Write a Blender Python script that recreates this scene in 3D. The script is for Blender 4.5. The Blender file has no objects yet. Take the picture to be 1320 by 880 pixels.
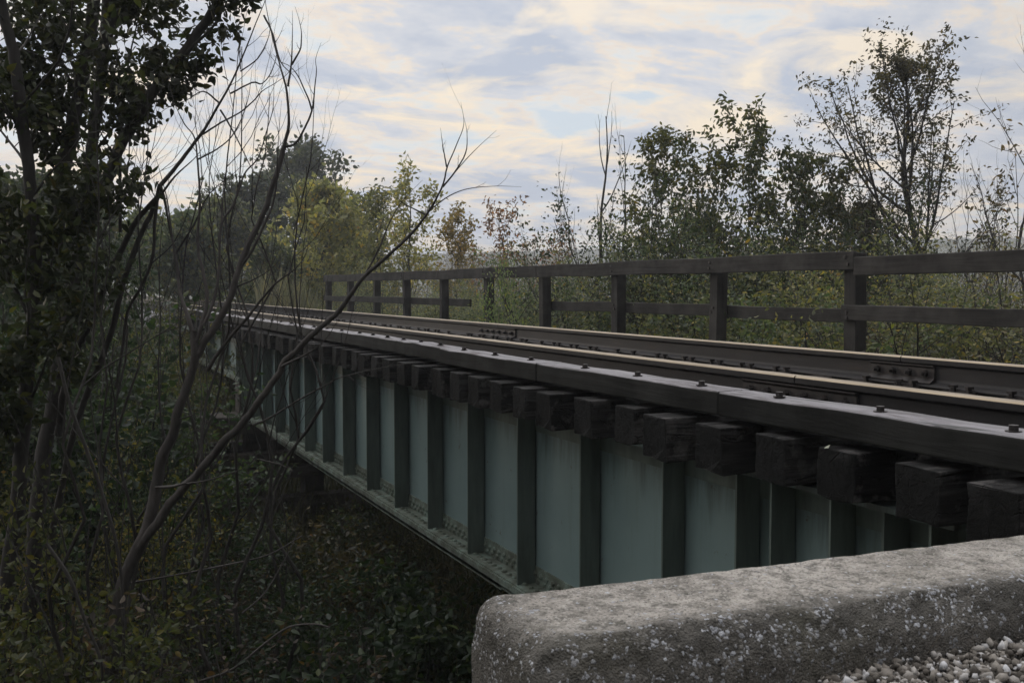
import bpy, bmesh, math, random
import numpy as np
from mathutils import Vector, Matrix
S = bpy.context.scene
col = S.collection
R = math.radians

# ------------------------------------------------------------------ camera
TH = math.atan(600/1283.0)          # the track runs this far to the left of the view
PITCH = math.atan(69/1283.0)
FH = Vector((math.sin(TH), math.cos(TH), 0)); RT = Vector((math.cos(TH), -math.sin(TH), 0)); UP = Vector((0, 0, 1))
FW = FH*math.cos(PITCH) - UP*math.sin(PITCH); UV = FH*math.sin(PITCH) + UP*math.cos(PITCH)
cam_d = bpy.data.cameras.new('camera'); cam = bpy.data.objects.new('camera', cam_d); col.objects.link(cam)
cam_d.lens = 35.0; cam_d.sensor_width = 36.0; cam_d.clip_start = 0.05; cam_d.clip_end = 5000
m3 = Matrix((RT, UV, -FW)).transposed()
cam.matrix_world = m3.to_4x4()
cam_d.dof.use_dof = True; cam_d.dof.focus_distance = 9.0; cam_d.dof.aperture_fstop = 13.0
S.camera = cam
def P(px, py, D):                    # point seen at a pixel of the 1320x880 photograph, D metres ahead
    v = FW + RT*((px-660)/1283.0) + UV*((440-py)/1283.0)
    return v*(D/v.dot(FH))
def on_z(px, py, z):
    v = FW + RT*((px-660)/1283.0) + UV*((440-py)/1283.0)
    return v*(z/v.z)

# ------------------------------------------------------------------ world and sun
SUN_AZ = R(-32)      # from +Y towards +X; low in the left distance, behind cloud
SUN_EL = R(9)
w = bpy.data.worlds.new('World'); S.world = w; w.use_nodes = True
nt = w.node_tree; N = nt.nodes; L = nt.links
bg = N['Background']; bg.inputs['Strength'].default_value = 0.1
def nd(tree, t, **kw):
    n = tree.nodes.new(t)
    for k, v in kw.items(): setattr(n, k, v)
    return n
sky = nd(nt, 'ShaderNodeTexSky', sky_type='NISHITA', sun_disc=False, sun_elevation=SUN_EL, sun_rotation=SUN_AZ)
sky.dust_density = 1.5; sky.air_density = 1.0
tc = nd(nt, 'ShaderNodeTexCoord'); sep = nd(nt, 'ShaderNodeSeparateXYZ'); L.new(tc.outputs['Generated'], sep.inputs[0])
def mth(tree, op, a, b=None, c=None, clamp=False):
    n = tree.nodes.new('ShaderNodeMath'); n.operation = op; n.use_clamp = clamp
    for i, x in enumerate((a, b, c)):
        if x is None: continue
        if isinstance(x, (int, float)): n.inputs[i].default_value = x
        else: tree.links.new(x, n.inputs[i])
    return n.outputs[0]
def ramp(tree, fac, stops, interp='LINEAR'):
    n = tree.nodes.new('ShaderNodeValToRGB'); n.color_ramp.interpolation = interp
    e = n.color_ramp.elements
    while len(e) > len(stops): e.remove(e[-1])
    while len(e) < len(stops): e.new(0.5)
    for i, (p, c) in enumerate(stops):
        e[i].position = p; e[i].color = (*c, 1) if len(c) == 3 else c
    tree.links.new(fac, n.inputs[0]); return n.outputs[0]
def mixc(tree, fac, a, b, blend='MIX'):
    n = tree.nodes.new('ShaderNodeMix'); n.data_type = 'RGBA'; n.blend_type = blend
    for idx, x in ((0, fac), (6, a), (7, b)):
        if isinstance(x, (int, float)): n.inputs[idx].default_value = x
        elif isinstance(x, (tuple, list)): n.inputs[idx].default_value = (*x, 1)
        else: tree.links.new(x, n.inputs[idx])
    return n.outputs[2]
def noise(tree, vec, scale, detail=6, rough=0.55, dist=0.0, lac=2.0):
    n = nd(tree, 'ShaderNodeTexNoise'); n.inputs['Scale'].default_value = scale; n.inputs['Detail'].default_value = detail
    n.inputs['Roughness'].default_value = rough; n.inputs['Distortion'].default_value = dist; n.inputs['Lacunarity'].default_value = lac
    if vec is not None: tree.links.new(vec, n.inputs['Vector'])
    return n.outputs['Fac']
zc = mth(nt, 'ADD', mth(nt, 'MAXIMUM', sep.outputs[2], 0.0), 0.17)
cx = mth(nt, 'DIVIDE', sep.outputs[0], zc); cy = mth(nt, 'DIVIDE', sep.outputs[1], zc)
cmb = nd(nt, 'ShaderNodeCombineXYZ'); L.new(cx, cmb.inputs[0]); L.new(cy, cmb.inputs[1])
mp = nd(nt, 'ShaderNodeMapping'); mp.inputs['Rotation'].default_value = (0, 0, R(28)); mp.inputs['Location'].default_value = (3.1, 4.2, 0)
mp.inputs['Scale'].default_value = (0.75, 1.0, 1); L.new(cmb.outputs[0], mp.inputs[0])
n1 = noise(nt, mp.outputs[0], 1.9, 9, 0.58, 0.3)
n2 = noise(nt, mp.outputs[0], 5.2, 6, 0.6, 0.3)
dens = mth(nt, 'ADD', n1, mth(nt, 'MULTIPLY', mth(nt, 'SUBTRACT', n2, 0.5), 0.55))
cover = ramp(nt, dens, [(0.34, (0, 0, 0)), (0.45, (1, 1, 1))])
thick = ramp(nt, dens, [(0.40, (8.6, 8.2, 7.6)), (0.45, (8.2, 7.35, 6.5)), (0.50, (6.6, 6.75, 7.2)), (0.62, (5.0, 5.5, 6.5))])
blue = mixc(nt, 0.80, sky.outputs[0], (7.2, 8.0, 8.9))
n3 = noise(nt, mp.outputs[0], 3.0, 6, 0.58, 0.5)
cream = ramp(nt, n3, [(0.50, (0, 0, 0)), (0.64, (.9, .9, .9))])
peach = ramp(nt, sep.outputs[2], [(0.02, (1.0, 0.80, 0.56)), (0.16, (0.96, 0.82, 0.63)), (0.35, (0.89, 0.81, 0.71))])
pk = nd(nt, 'ShaderNodeVectorMath', operation='SCALE'); L.new(peach, pk.inputs[0]); pk.inputs['Scale'].default_value = 10.2
thick = mixc(nt, cream, thick, pk.outputs[0])
cl = mixc(nt, cover, blue, thick)
# the low west is brighter, the sky behind the camera dimmer
az = Vector((math.sin(SUN_AZ+R(25)), math.cos(SUN_AZ+R(25)), 0.25)).normalized()
dt = nd(nt, 'ShaderNodeVectorMath', operation='DOT_PRODUCT'); L.new(tc.outputs['Generated'], dt.inputs[0]); dt.inputs[1].default_value = az
glow = nd(nt, 'ShaderNodeMapRange'); L.new(dt.outputs['Value'], glow.inputs[0])
glow.inputs[1].default_value = -0.6; glow.inputs[2].default_value = 0.7; glow.inputs[3].default_value = 0.16; glow.inputs[4].default_value = 1.0
zen = nd(nt, 'ShaderNodeMapRange', interpolation_type='SMOOTHSTEP'); L.new(sep.outputs[2], zen.inputs[0])
zen.inputs[1].default_value = 0.26; zen.inputs[2].default_value = 0.85; zen.inputs[3].default_value = 1.0; zen.inputs[4].default_value = 3.2   # an overcast sky is brightest overhead
gm = nd(nt, 'ShaderNodeVectorMath', operation='SCALE'); L.new(cl, gm.inputs[0]); L.new(mth(nt, 'MULTIPLY', glow.outputs[0], zen.outputs[0]), gm.inputs['Scale'])
L.new(gm.outputs[0], bg.inputs['Color'])

sd = bpy.data.lights.new('sun', 'SUN'); sd.energy = 0.5; sd.angle = R(14); sd.color = (1, 0.86, 0.70)
sun = bpy.data.objects.new('sun', sd); col.objects.link(sun)
sv = Vector((math.sin(SUN_AZ)*math.cos(SUN_EL), math.cos(SUN_AZ)*math.cos(SUN_EL), math.sin(SUN_EL)))
sun.rotation_euler = sv.to_track_quat('Z', 'Y').to_euler(); sun.location = (0, 0, 30)
S.view_settings.view_transform = 'Standard'; S.view_settings.look = 'None'; S.view_settings.gamma = 1; S.view_settings.exposure = 0.1
S.render.engine = 'CYCLES'
S.cycles.use_denoising = True; S.cycles.max_bounces = 5; S.cycles.diffuse_bounces = 3; S.cycles.transparent_max_bounces = 4
S.cycles.use_adaptive_sampling = True; S.cycles.adaptive_threshold = 0.015

# ------------------------------------------------------------------ materials
def material(name, build):
    m = bpy.data.materials.new(name); m.use_nodes = True
    t = m.node_tree; b = t.nodes['Principled BSDF']; build(t, b); return m
def bump(t, b, h, strength, dist=0.01):
    n = t.nodes.new('ShaderNodeBump'); n.inputs['Strength'].default_value = strength; n.inputs['Distance'].default_value = dist
    t.links.new(h, n.inputs['Height']); t.links.new(n.outputs[0], b.inputs['Normal'])
def coords(t, scale=(1, 1, 1), kind='Object', rand=False):
    tc = nd(t, 'ShaderNodeTexCoord'); mp = nd(t, 'ShaderNodeMapping'); mp.inputs['Scale'].default_value = scale
    if rand:
        oi = nd(t, 'ShaderNodeObjectInfo'); va = nd(t, 'ShaderNodeVectorMath', operation='ADD'); sc = nd(t, 'ShaderNodeMath', operation='MULTIPLY')
        sc.inputs[1].default_value = 37.0; t.links.new(oi.outputs['Random'], sc.inputs[0])
        t.links.new(tc.outputs[kind], va.inputs[0]); t.links.new(sc.outputs[0], va.inputs[1]); t.links.new(va.outputs[0], mp.inputs[0])
    else: t.links.new(tc.outputs[kind], mp.inputs[0])
    return mp.outputs[0]
def geo_pos(t, scale=(1, 1, 1)):
    g = nd(t, 'ShaderNodeNewGeometry'); mp = nd(t, 'ShaderNodeMapping'); mp.inputs['Scale'].default_value = scale
    t.links.new(g.outputs['Position'], mp.inputs[0]); return mp.outputs[0]

def wood(c_dark, c_light, rough=0.75, grain_axis=0, sc=14.0):
    def f(t, b):
        s = [sc, sc, sc]; s[grain_axis] = sc*0.06
        v = coords(t, tuple(s), rand=True)
        n = noise(t, v, 1.6, 8, 0.65, 0.4)
        c = ramp(t, n, [(0.32, c_dark), (0.62, c_light)])
        v2 = coords(t, (1, 1, 1), rand=True); n2 = noise(t, v2, 3.1, 4, 0.6)
        c2 = mixc(t, ramp(t, n2, [(0.40, (0, 0, 0)), (0.68, (1, 1, 1))]), c, tuple(x*1.7 for x in c_light))
        t.links.new(c2, b.inputs['Base Color']); b.inputs['Roughness'].default_value = rough; b.inputs['Specular IOR Level'].default_value = 0.2
        bump(t, b, n, 0.7, 0.012)
    return f
M = {}
def f_tie(t, b):
    v = coords(t, (0.9, 14, 14), rand=True); n = noise(t, v, 1.6, 8, 0.7, 0.5)
    c = ramp(t, n, [(0.30, (0.004, 0.0045, 0.005)), (0.52, (0.014, 0.0145, 0.015)), (0.72, (0.040, 0.040, 0.042))])
    oi = nd(t, 'ShaderNodeObjectInfo'); k = mth(t, 'ADD', 0.45, mth(t, 'MULTIPLY', oi.outputs['Random'], 1.3))
    sc = nd(t, 'ShaderNodeVectorMath', operation='SCALE'); t.links.new(c, sc.inputs[0]); t.links.new(k, sc.inputs['Scale'])
    w_ = noise(t, coords(t, (3, 3, 3), rand=True), 2.6, 5, 0.65)
    c = mixc(t, ramp(t, w_, [(0.54, (0, 0, 0)), (0.66, (0.75, 0.75, 0.75))]), sc.outputs[0], (0.075, 0.074, 0.076))
    vo = nd(t, 'ShaderNodeTexVoronoi', feature='DISTANCE_TO_EDGE'); vo.inputs['Scale'].default_value = 1.0
    nv = noise(t, coords(t, (8, 8, 8), rand=True), 1.5, 3); vv = coords(t, (0.5, 13, 7), rand=True)
    va = nd(t, 'ShaderNodeVectorMath', operation='ADD'); t.links.new(vv, va.inputs[0]); t.links.new(nv, va.inputs[1]); t.links.new(va.outputs[0], vo.inputs['Vector'])
    cr = ramp(t, vo.outputs['Distance'], [(0.0, (.8, .8, .8)), (0.022, (0, 0, 0))])
    c = mixc(t, cr, c, (0.002, 0.002, 0.002))
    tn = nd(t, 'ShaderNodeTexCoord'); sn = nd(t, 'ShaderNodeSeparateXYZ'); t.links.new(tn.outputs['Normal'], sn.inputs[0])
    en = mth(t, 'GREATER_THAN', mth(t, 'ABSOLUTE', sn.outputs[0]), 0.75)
    c = mixc(t, mth(t, 'MULTIPLY', en, 0.8), c, (0.0075, 0.0080, 0.0078))  # ends darkened, other faces lightened below: light-and-shade contrast painted into the wood
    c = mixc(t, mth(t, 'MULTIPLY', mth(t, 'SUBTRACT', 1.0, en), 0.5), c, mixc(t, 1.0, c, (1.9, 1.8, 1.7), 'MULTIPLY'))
    t.links.new(c, b.inputs['Base Color']); b.inputs['Roughness'].default_value = 0.85; b.inputs['Specular IOR Level'].default_value = 0.15
    bump(t, b, mth(t, 'SUBTRACT', n, mth(t, 'MULTIPLY', cr, 0.4)), 1.0, 0.02)
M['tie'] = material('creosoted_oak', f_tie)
M['guard'] = material('weathered_guard_timber', wood((0.0055, 0.0060, 0.0055), (0.0165, 0.0170, 0.0160), 0.85, 1, 9))
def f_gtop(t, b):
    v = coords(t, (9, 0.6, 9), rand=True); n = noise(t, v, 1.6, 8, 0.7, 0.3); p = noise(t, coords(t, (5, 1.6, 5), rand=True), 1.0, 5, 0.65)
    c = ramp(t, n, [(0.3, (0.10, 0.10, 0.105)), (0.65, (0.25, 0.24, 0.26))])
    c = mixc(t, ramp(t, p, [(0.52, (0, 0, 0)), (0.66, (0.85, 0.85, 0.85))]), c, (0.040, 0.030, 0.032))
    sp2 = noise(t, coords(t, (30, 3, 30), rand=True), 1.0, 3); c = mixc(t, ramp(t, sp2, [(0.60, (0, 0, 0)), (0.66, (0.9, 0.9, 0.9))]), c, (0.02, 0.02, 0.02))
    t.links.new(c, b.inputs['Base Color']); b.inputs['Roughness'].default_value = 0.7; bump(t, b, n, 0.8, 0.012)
M['gtop'] = material('worn_timber_top_sky_sheen', f_gtop)  # pale worn top, with the sky's reflection painted into the grey
M['fence'] = material('fence_timber', wood((0.010, 0.0095, 0.0088), (0.030, 0.028, 0.026), 0.8, 1, 10))
M['fpost'] = material('fence_post_timber', wood((0.010, 0.0095, 0.0088), (0.030, 0.028, 0.026), 0.8, 2, 10))
M['crib'] = material('pier_timber', wood((0.016, 0.014, 0.012), (0.060, 0.054, 0.050), 0.85, 0, 8))
def f_rail(t, b):
    v = coords(t, (3, 0.6, 3)); n = noise(t, v, 4, 6, 0.6)
    c = ramp(t, n, [(0.3, (0.011, 0.0105, 0.012)), (0.62, (0.024, 0.0215, 0.022)), (0.80, (0.045, 0.031, 0.024))])
    t.links.new(c, b.inputs['Base Color']); b.inputs['Roughness'].default_value = 0.62; b.inputs['Metallic'].default_value = 0.15
    bump(t, b, noise(t, coords(t), 60, 4), 0.25, 0.004)
M['rail'] = material('rusted_rail_steel', f_rail)
def f_tread(t, b):
    v = coords(t, (1, 0.05, 1)); n = noise(t, v, 40, 4, 0.6)
    c = ramp(t, n, [(0.3, (0.20, 0.155, 0.10)), (0.7, (0.33, 0.27, 0.19))])
    t.links.new(c, b.inputs['Base Color']); b.inputs['Roughness'].default_value = 0.42; b.inputs['Metallic'].default_value = 0.55
M['tread'] = material('worn_rail_tread', f_tread)
def f_iron(t, b):
    n = noise(t, coords(t, rand=True), 22, 5)
    t.links.new(ramp(t, n, [(0.3, (0.014, 0.013, 0.013)), (0.7, (0.045, 0.038, 0.037))]), b.inputs['Base Color'])
    b.inputs['Roughness'].default_value = 0.55; b.inputs['Metallic'].default_value = 0.3; bump(t, b, n, 0.4, 0.004)
M['iron'] = material('rusty_iron_fixings', f_iron)
def f_mint(t, b):
    v = geo_pos(t); n = noise(t, v, 1.3, 6, 0.6); s = noise(t, geo_pos(t, (6, 6, 0.5)), 1.5, 6, 0.65)
    c = ramp(t, n, [(0.3, (0.150, 0.215, 0.214)), (0.7, (0.198, 0.270, 0.270))])
    c = mixc(t, ramp(t, s, [(0.56, (0, 0, 0)), (0.80, (0.45, 0.45, 0.45))]), c, (0.10, 0.13, 0.10))
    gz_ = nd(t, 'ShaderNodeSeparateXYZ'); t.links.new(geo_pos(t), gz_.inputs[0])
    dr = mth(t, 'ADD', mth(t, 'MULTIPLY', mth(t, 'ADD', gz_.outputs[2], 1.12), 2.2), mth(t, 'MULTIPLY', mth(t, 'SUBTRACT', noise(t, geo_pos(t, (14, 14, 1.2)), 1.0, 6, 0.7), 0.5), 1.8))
    c = mixc(t, ramp(t, dr, [(0.05, (0, 0, 0)), (0.75, (.85, .85, .85))]), c, (0.035, 0.040, 0.034))   # creosote drips, plus painted shade below the ties
    # rust spots
    r = noise(t, v, 16, 5, 0.6); c = mixc(t, ramp(t, r, [(0.66, (0, 0, 0)), (0.73, (0.8, 0.8, 0.8))]), c, (0.07, 0.035, 0.02))
    t.links.new(c, b.inputs['Base Color']); b.inputs['Roughness'].default_value = 0.48
    bump(t, b, noise(t, v, 2.2, 3), 0.12, 0.03)
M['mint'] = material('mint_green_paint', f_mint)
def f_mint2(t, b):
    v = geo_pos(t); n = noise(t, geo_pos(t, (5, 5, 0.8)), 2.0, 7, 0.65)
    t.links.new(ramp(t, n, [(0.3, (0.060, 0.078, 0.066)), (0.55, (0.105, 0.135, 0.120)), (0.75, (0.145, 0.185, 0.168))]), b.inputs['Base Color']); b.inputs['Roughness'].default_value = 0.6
M['mint2'] = material('shaded_grimy_mint_paint', f_mint2)  # darker mint for stiffeners and top angles: grime streaks plus painted-in shade
def f_grime(t, b):
    v = geo_pos(t); n = noise(t, v, 7, 8, 0.7)
    c = ramp(t, n, [(0.30, (0.035, 0.038, 0.028)), (0.50, (0.10, 0.12, 0.095)), (0.66, (0.17, 0.23, 0.20))])
    t.links.new(c, b.inputs['Base Color']); b.inputs['Roughness'].default_value = 0.8; bump(t, b, n, 0.4, 0.01)
M['grime'] = material('dirty_green_flange_paint', f_grime)
def f_conc(agg):
    def f(t, b):
        v = geo_pos(t)
        vo = nd(t, 'ShaderNodeTexVoronoi'); vo.inputs['Scale'].default_value = 92
        nv = nd(t, 'ShaderNodeTexNoise'); nv.inputs['Scale'].default_value = 70; t.links.new(v, nv.inputs['Vector'])
        dv = nd(t, 'ShaderNodeVectorMath', operation='MULTIPLY_ADD'); t.links.new(nv.outputs['Color'], dv.inputs[0]); dv.inputs[1].default_value = (.016, .016, .016); t.links.new(v, dv.inputs[2]); t.links.new(dv.outputs[0], vo.inputs['Vector'])
        vs = nd(t, 'ShaderNodeTexVoronoi'); vs.inputs['Scale'].default_value = 190; t.links.new(v, vs.inputs['Vector'])
        sp = nd(t, 'ShaderNodeSeparateColor'); t.links.new(vo.outputs['Color'], sp.inputs[0])
        ss = nd(t, 'ShaderNodeSeparateColor'); t.links.new(vs.outputs['Color'], ss.inputs[0])
        big = noise(t, v, 3.2, 6, 0.65); mid = noise(t, v, 24, 6, 0.7)
        base = ramp(t, big, [(0.30, (0.155, 0.147, 0.133)), (0.44, (0.325, 0.302, 0.273)), (0.62, (0.46, 0.432, 0.395))])
        base = mixc(t, ramp(t, mid, [(0.36, (0.85, 0.85, 0.85)), (0.56, (0, 0, 0))]), base, (0.075, 0.072, 0.060))
        fine = mixc(t, ramp(t, ss.outputs[0], [(0.0, (0.60, 0.60, 0.60)), (0.35, (0, 0, 0))]), base, (0.09, 0.083, 0.07))
        fine = mixc(t, ramp(t, ss.outputs[1], [(0.84, (0, 0, 0)), (0.92, (0.6, 0.6, 0.6))]), fine, (0.48, 0.46, 0.43))
        at = nd(t, 'ShaderNodeAttribute'); at.attribute_name = 'expo'
        peb = mth(t, 'LESS_THAN', vo.outputs['Distance'], mth(t, 'ADD', 0.28, mth(t, 'MULTIPLY', sp.outputs[2], 0.32)))
        chosen = mth(t, 'GREATER_THAN', sp.outputs[0], mth(t, 'SUBTRACT', 0.95, mth(t, 'MULTIPLY', at.outputs['Fac'], mth(t, 'ADD', 0.05, mth(t, 'MULTIPLY', ramp(t, noise(t, v, 11, 3), [(0.42, (0, 0, 0)), (0.56, (1, 1, 1))]), 0.72)))))
        pm = mth(t, 'MULTIPLY', peb, chosen)
        pc = ramp(t, sp.outputs[1], [(0.0, (0.20, 0.19, 0.17)), (0.5, (0.34, 0.35, 0.38)), (1.0, (0.52, 0.54, 0.58))])
        dk = mixc(t, mth(t, 'MULTIPLY', at.outputs['Fac'], 0.82), fine, (0.050, 0.048, 0.043))
        pit = noise(t, v, 120, 3, 0.6); dk = mixc(t, ramp(t, pit, [(0.34, (0.9, 0.9, 0.9)), (0.42, (0, 0, 0))]), dk, (0.03, 0.028, 0.025))
        c = mixc(t, pm, dk, pc)
        stn = noise(t, v, 1.7, 6, 0.7, 0.6); c = mixc(t, ramp(t, stn, [(0.50, (0, 0, 0)), (0.68, (0.55, 0.55, 0.55))]), c, (0.085, 0.080, 0.055))
        ck = nd(t, 'ShaderNodeTexVoronoi', feature='DISTANCE_TO_EDGE'); ck.inputs['Scale'].default_value = 2.1; wv = nd(t, 'ShaderNodeVectorMath', operation='MULTIPLY_ADD'); t.links.new(nv.outputs['Color'], wv.inputs[0]); wv.inputs[1].default_value = (.03, .03, .03); t.links.new(v, wv.inputs[2]); t.links.new(wv.outputs[0], ck.inputs['Vector'])
        c = mixc(t, mth(t, 'MULTIPLY', ramp(t, ck.outputs['Distance'], [(0.0, (1, 1, 1)), (0.006, (0, 0, 0))]), ramp(t, noise(t, v, 2.2, 2), [(0.5, (0, 0, 0)), (0.56, (.7, .7, .7))])), c, (0.03, 0.028, 0.024))
        t.links.new(c, b.inputs['Base Color']); b.inputs['Roughness'].default_value = 0.9
        h = mth(t, 'ADD', mth(t, 'MULTIPLY', pm, mth(t, 'SUBTRACT', 0.6, vo.outputs['Distance'])), mth(t, 'MULTIPLY', mid, 1.2))
        h = mth(t, 'SUBTRACT', h, mth(t, 'MULTIPLY', vs.outputs['Distance'], 0.35))
        bump(t, b, h, 0.9, 0.012)
    return f
M['conc'] = material('exposed_aggregate_concrete', f_conc(1))
def f_conc2(t, b):
    v = geo_pos(t); n = noise(t, v, 2.5, 8, 0.7)
    t.links.new(ramp(t, n, [(0.3, (0.07, 0.068, 0.06)), (0.7, (0.26, 0.25, 0.25))]), b.inputs['Base Color']); b.inputs['Roughness'].default_value = 0.9
    bump(t, b, n, 0.5, 0.03)
M['conc2'] = material('stained_concrete', f_conc2)
def f_stone(t, b):
    at = nd(t, 'ShaderNodeAttribute'); at.attribute_name = 'v'
    c = ramp(t, at.outputs['Fac'], [(0.0, (0.05, 0.044, 0.036)), (0.3, (0.13, 0.115, 0.10)), (0.6, (0.30, 0.275, 0.245)), (0.85, (0.48, 0.46, 0.44)), (1.0, (0.66, 0.67, 0.70))])
    n = noise(t, geo_pos(t), 90, 4); c = mixc(t, 0.5, c, ramp(t, n, [(0.35, (0.3, 0.3, 0.3)), (0.65, (1, 1, 1))]), 'MULTIPLY')
    t.links.new(c, b.inputs['Base Color']); b.inputs['Roughness'].default_value = 0.85
M['stone'] = material('ballast_stone', f_stone)
def f_ballast(t, b):
    v = geo_pos(t); vo = nd(t, 'ShaderNodeTexVoronoi'); vo.inputs['Scale'].default_value = 18; t.links.new(v, vo.inputs['Vector'])
    sp = nd(t, 'ShaderNodeSeparateColor'); t.links.new(vo.outputs['Color'], sp.inputs[0])
    c = ramp(t, sp.outputs[0], [(0, (0.10, 0.10, 0.11)), (0.5, (0.24, 0.24, 0.26)), (1, (0.46, 0.46, 0.50))])
    c = mixc(t, ramp(t, vo.outputs['Distance'], [(0.35, (0, 0, 0)), (0.7, (1, 1, 1))]), c, (0.03, 0.03, 0.03))
    t.links.new(c, b.inputs['Base Color']); b.inputs['Roughness'].default_value = 0.9
    bump(t, b, mth(t, 'SUBTRACT', 1.0, vo.outputs['Distance']), 1.0, 0.04)
M['ballast'] = material('ballast_sheet', f_ballast)
def f_soil(t, b):
    v = geo_pos(t); n = noise(t, v, 5, 8, 0.7); n2 = noise(t, v, 0.15, 4)
    c = ramp(t, n, [(0.3, (0.018, 0.016, 0.010)), (0.55, (0.040, 0.036, 0.020)), (0.75, (0.050, 0.062, 0.026))])
    c = mixc(t, ramp(t, n2, [(0.4, (0, 0, 0)), (0.6, (1, 1, 1))]), c, mixc(t, 0.5, c, (0.08, 0.09, 0.045)))
    t.links.new(c, b.inputs['Base Color']); b.inputs['Roughness'].default_value = 1.0; bump(t, b, n, 1.0, 0.06)
M['soil'] = material('leaf_litter_ground', f_soil)
def f_hill(t, b):
    v = geo_pos(t); n = noise(t, v, 0.09, 6, 0.65); n2 = noise(t, v, 0.012, 3)
    c = ramp(t, n, [(0.3, (0.035, 0.045, 0.028)), (0.55, (0.07, 0.075, 0.045)), (0.75, (0.12, 0.095, 0.06))])
    t.links.new(c, b.inputs['Base Color']); b.inputs['Roughness'].default_value = 1.0
M['hill'] = material('wooded_hill', f_hill)
def f_bark(cd, cl):
    def f(t, b):
        v = coords(t, (30, 30, 6), 'Object'); n = noise(t, v, 1.0, 6, 0.65); n2 = noise(t, coords(t), 2.3, 4)
        c = ramp(t, n, [(0.3, cd), (0.7, cl)]); c = mixc(t, ramp(t, n2, [(0.5, (0, 0, 0)), (0.7, (0.6, 0.6, 0.6))]), c, tuple(x*1.8 for x in cl))
        t.links.new(c, b.inputs['Base Color']); b.inputs['Roughness'].default_value = 0.9; bump(t, b, n, 0.8, 0.008)
    return f
M['bark'] = material('dark_bark', f_bark((0.013, 0.012, 0.011), (0.045, 0.041, 0.038)))
M['bark_grey'] = material('grey_bark', f_bark((0.020, 0.018, 0.017), (0.062, 0.056, 0.053)))
M['straw'] = material('dry_stem', f_bark((0.06, 0.054, 0.044), (0.17, 0.15, 0.12)))
def f_leaf(t, b):
    oi = nd(t, 'ShaderNodeObjectInfo'); at = nd(t, 'ShaderNodeAttribute'); at.attribute_name = 'v'
    k = ramp(t, at.outputs['Fac'], [(0.0, (0.45, 0.50, 0.50)), (0.5, (0.95, 1.0, 1.0)), (0.90, (1.45, 1.35, 1.0)), (0.975, (2.1, 1.7, 0.7)), (1.0, (1.8, 1.1, 0.6))])
    c = mixc(t, 1.0, oi.outputs['Color'], k, 'MULTIPLY')
    t.links.new(c, b.inputs['Base Color']); b.inputs['Roughness'].default_value = 0.5; b.inputs['Specular IOR Level'].default_value = 0.35
    tr = nd(t, 'ShaderNodeBsdfTranslucent'); tcn = mixc(t, 1.0, c, (1.2, 1.3, 0.75), 'MULTIPLY'); t.links.new(tcn, tr.inputs[0])
    mx = nd(t, 'ShaderNodeMixShader'); mx.inputs[0].default_value = 0.42
    t.links.new(b.outputs[0], mx.inputs[1]); t.links.new(tr.outputs[0], mx.inputs[2])
    t.links.new(mx.outputs[0], t.nodes['Material Output'].inputs[0])
M['leaf'] = material('leaf_tissue', f_leaf)

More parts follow.
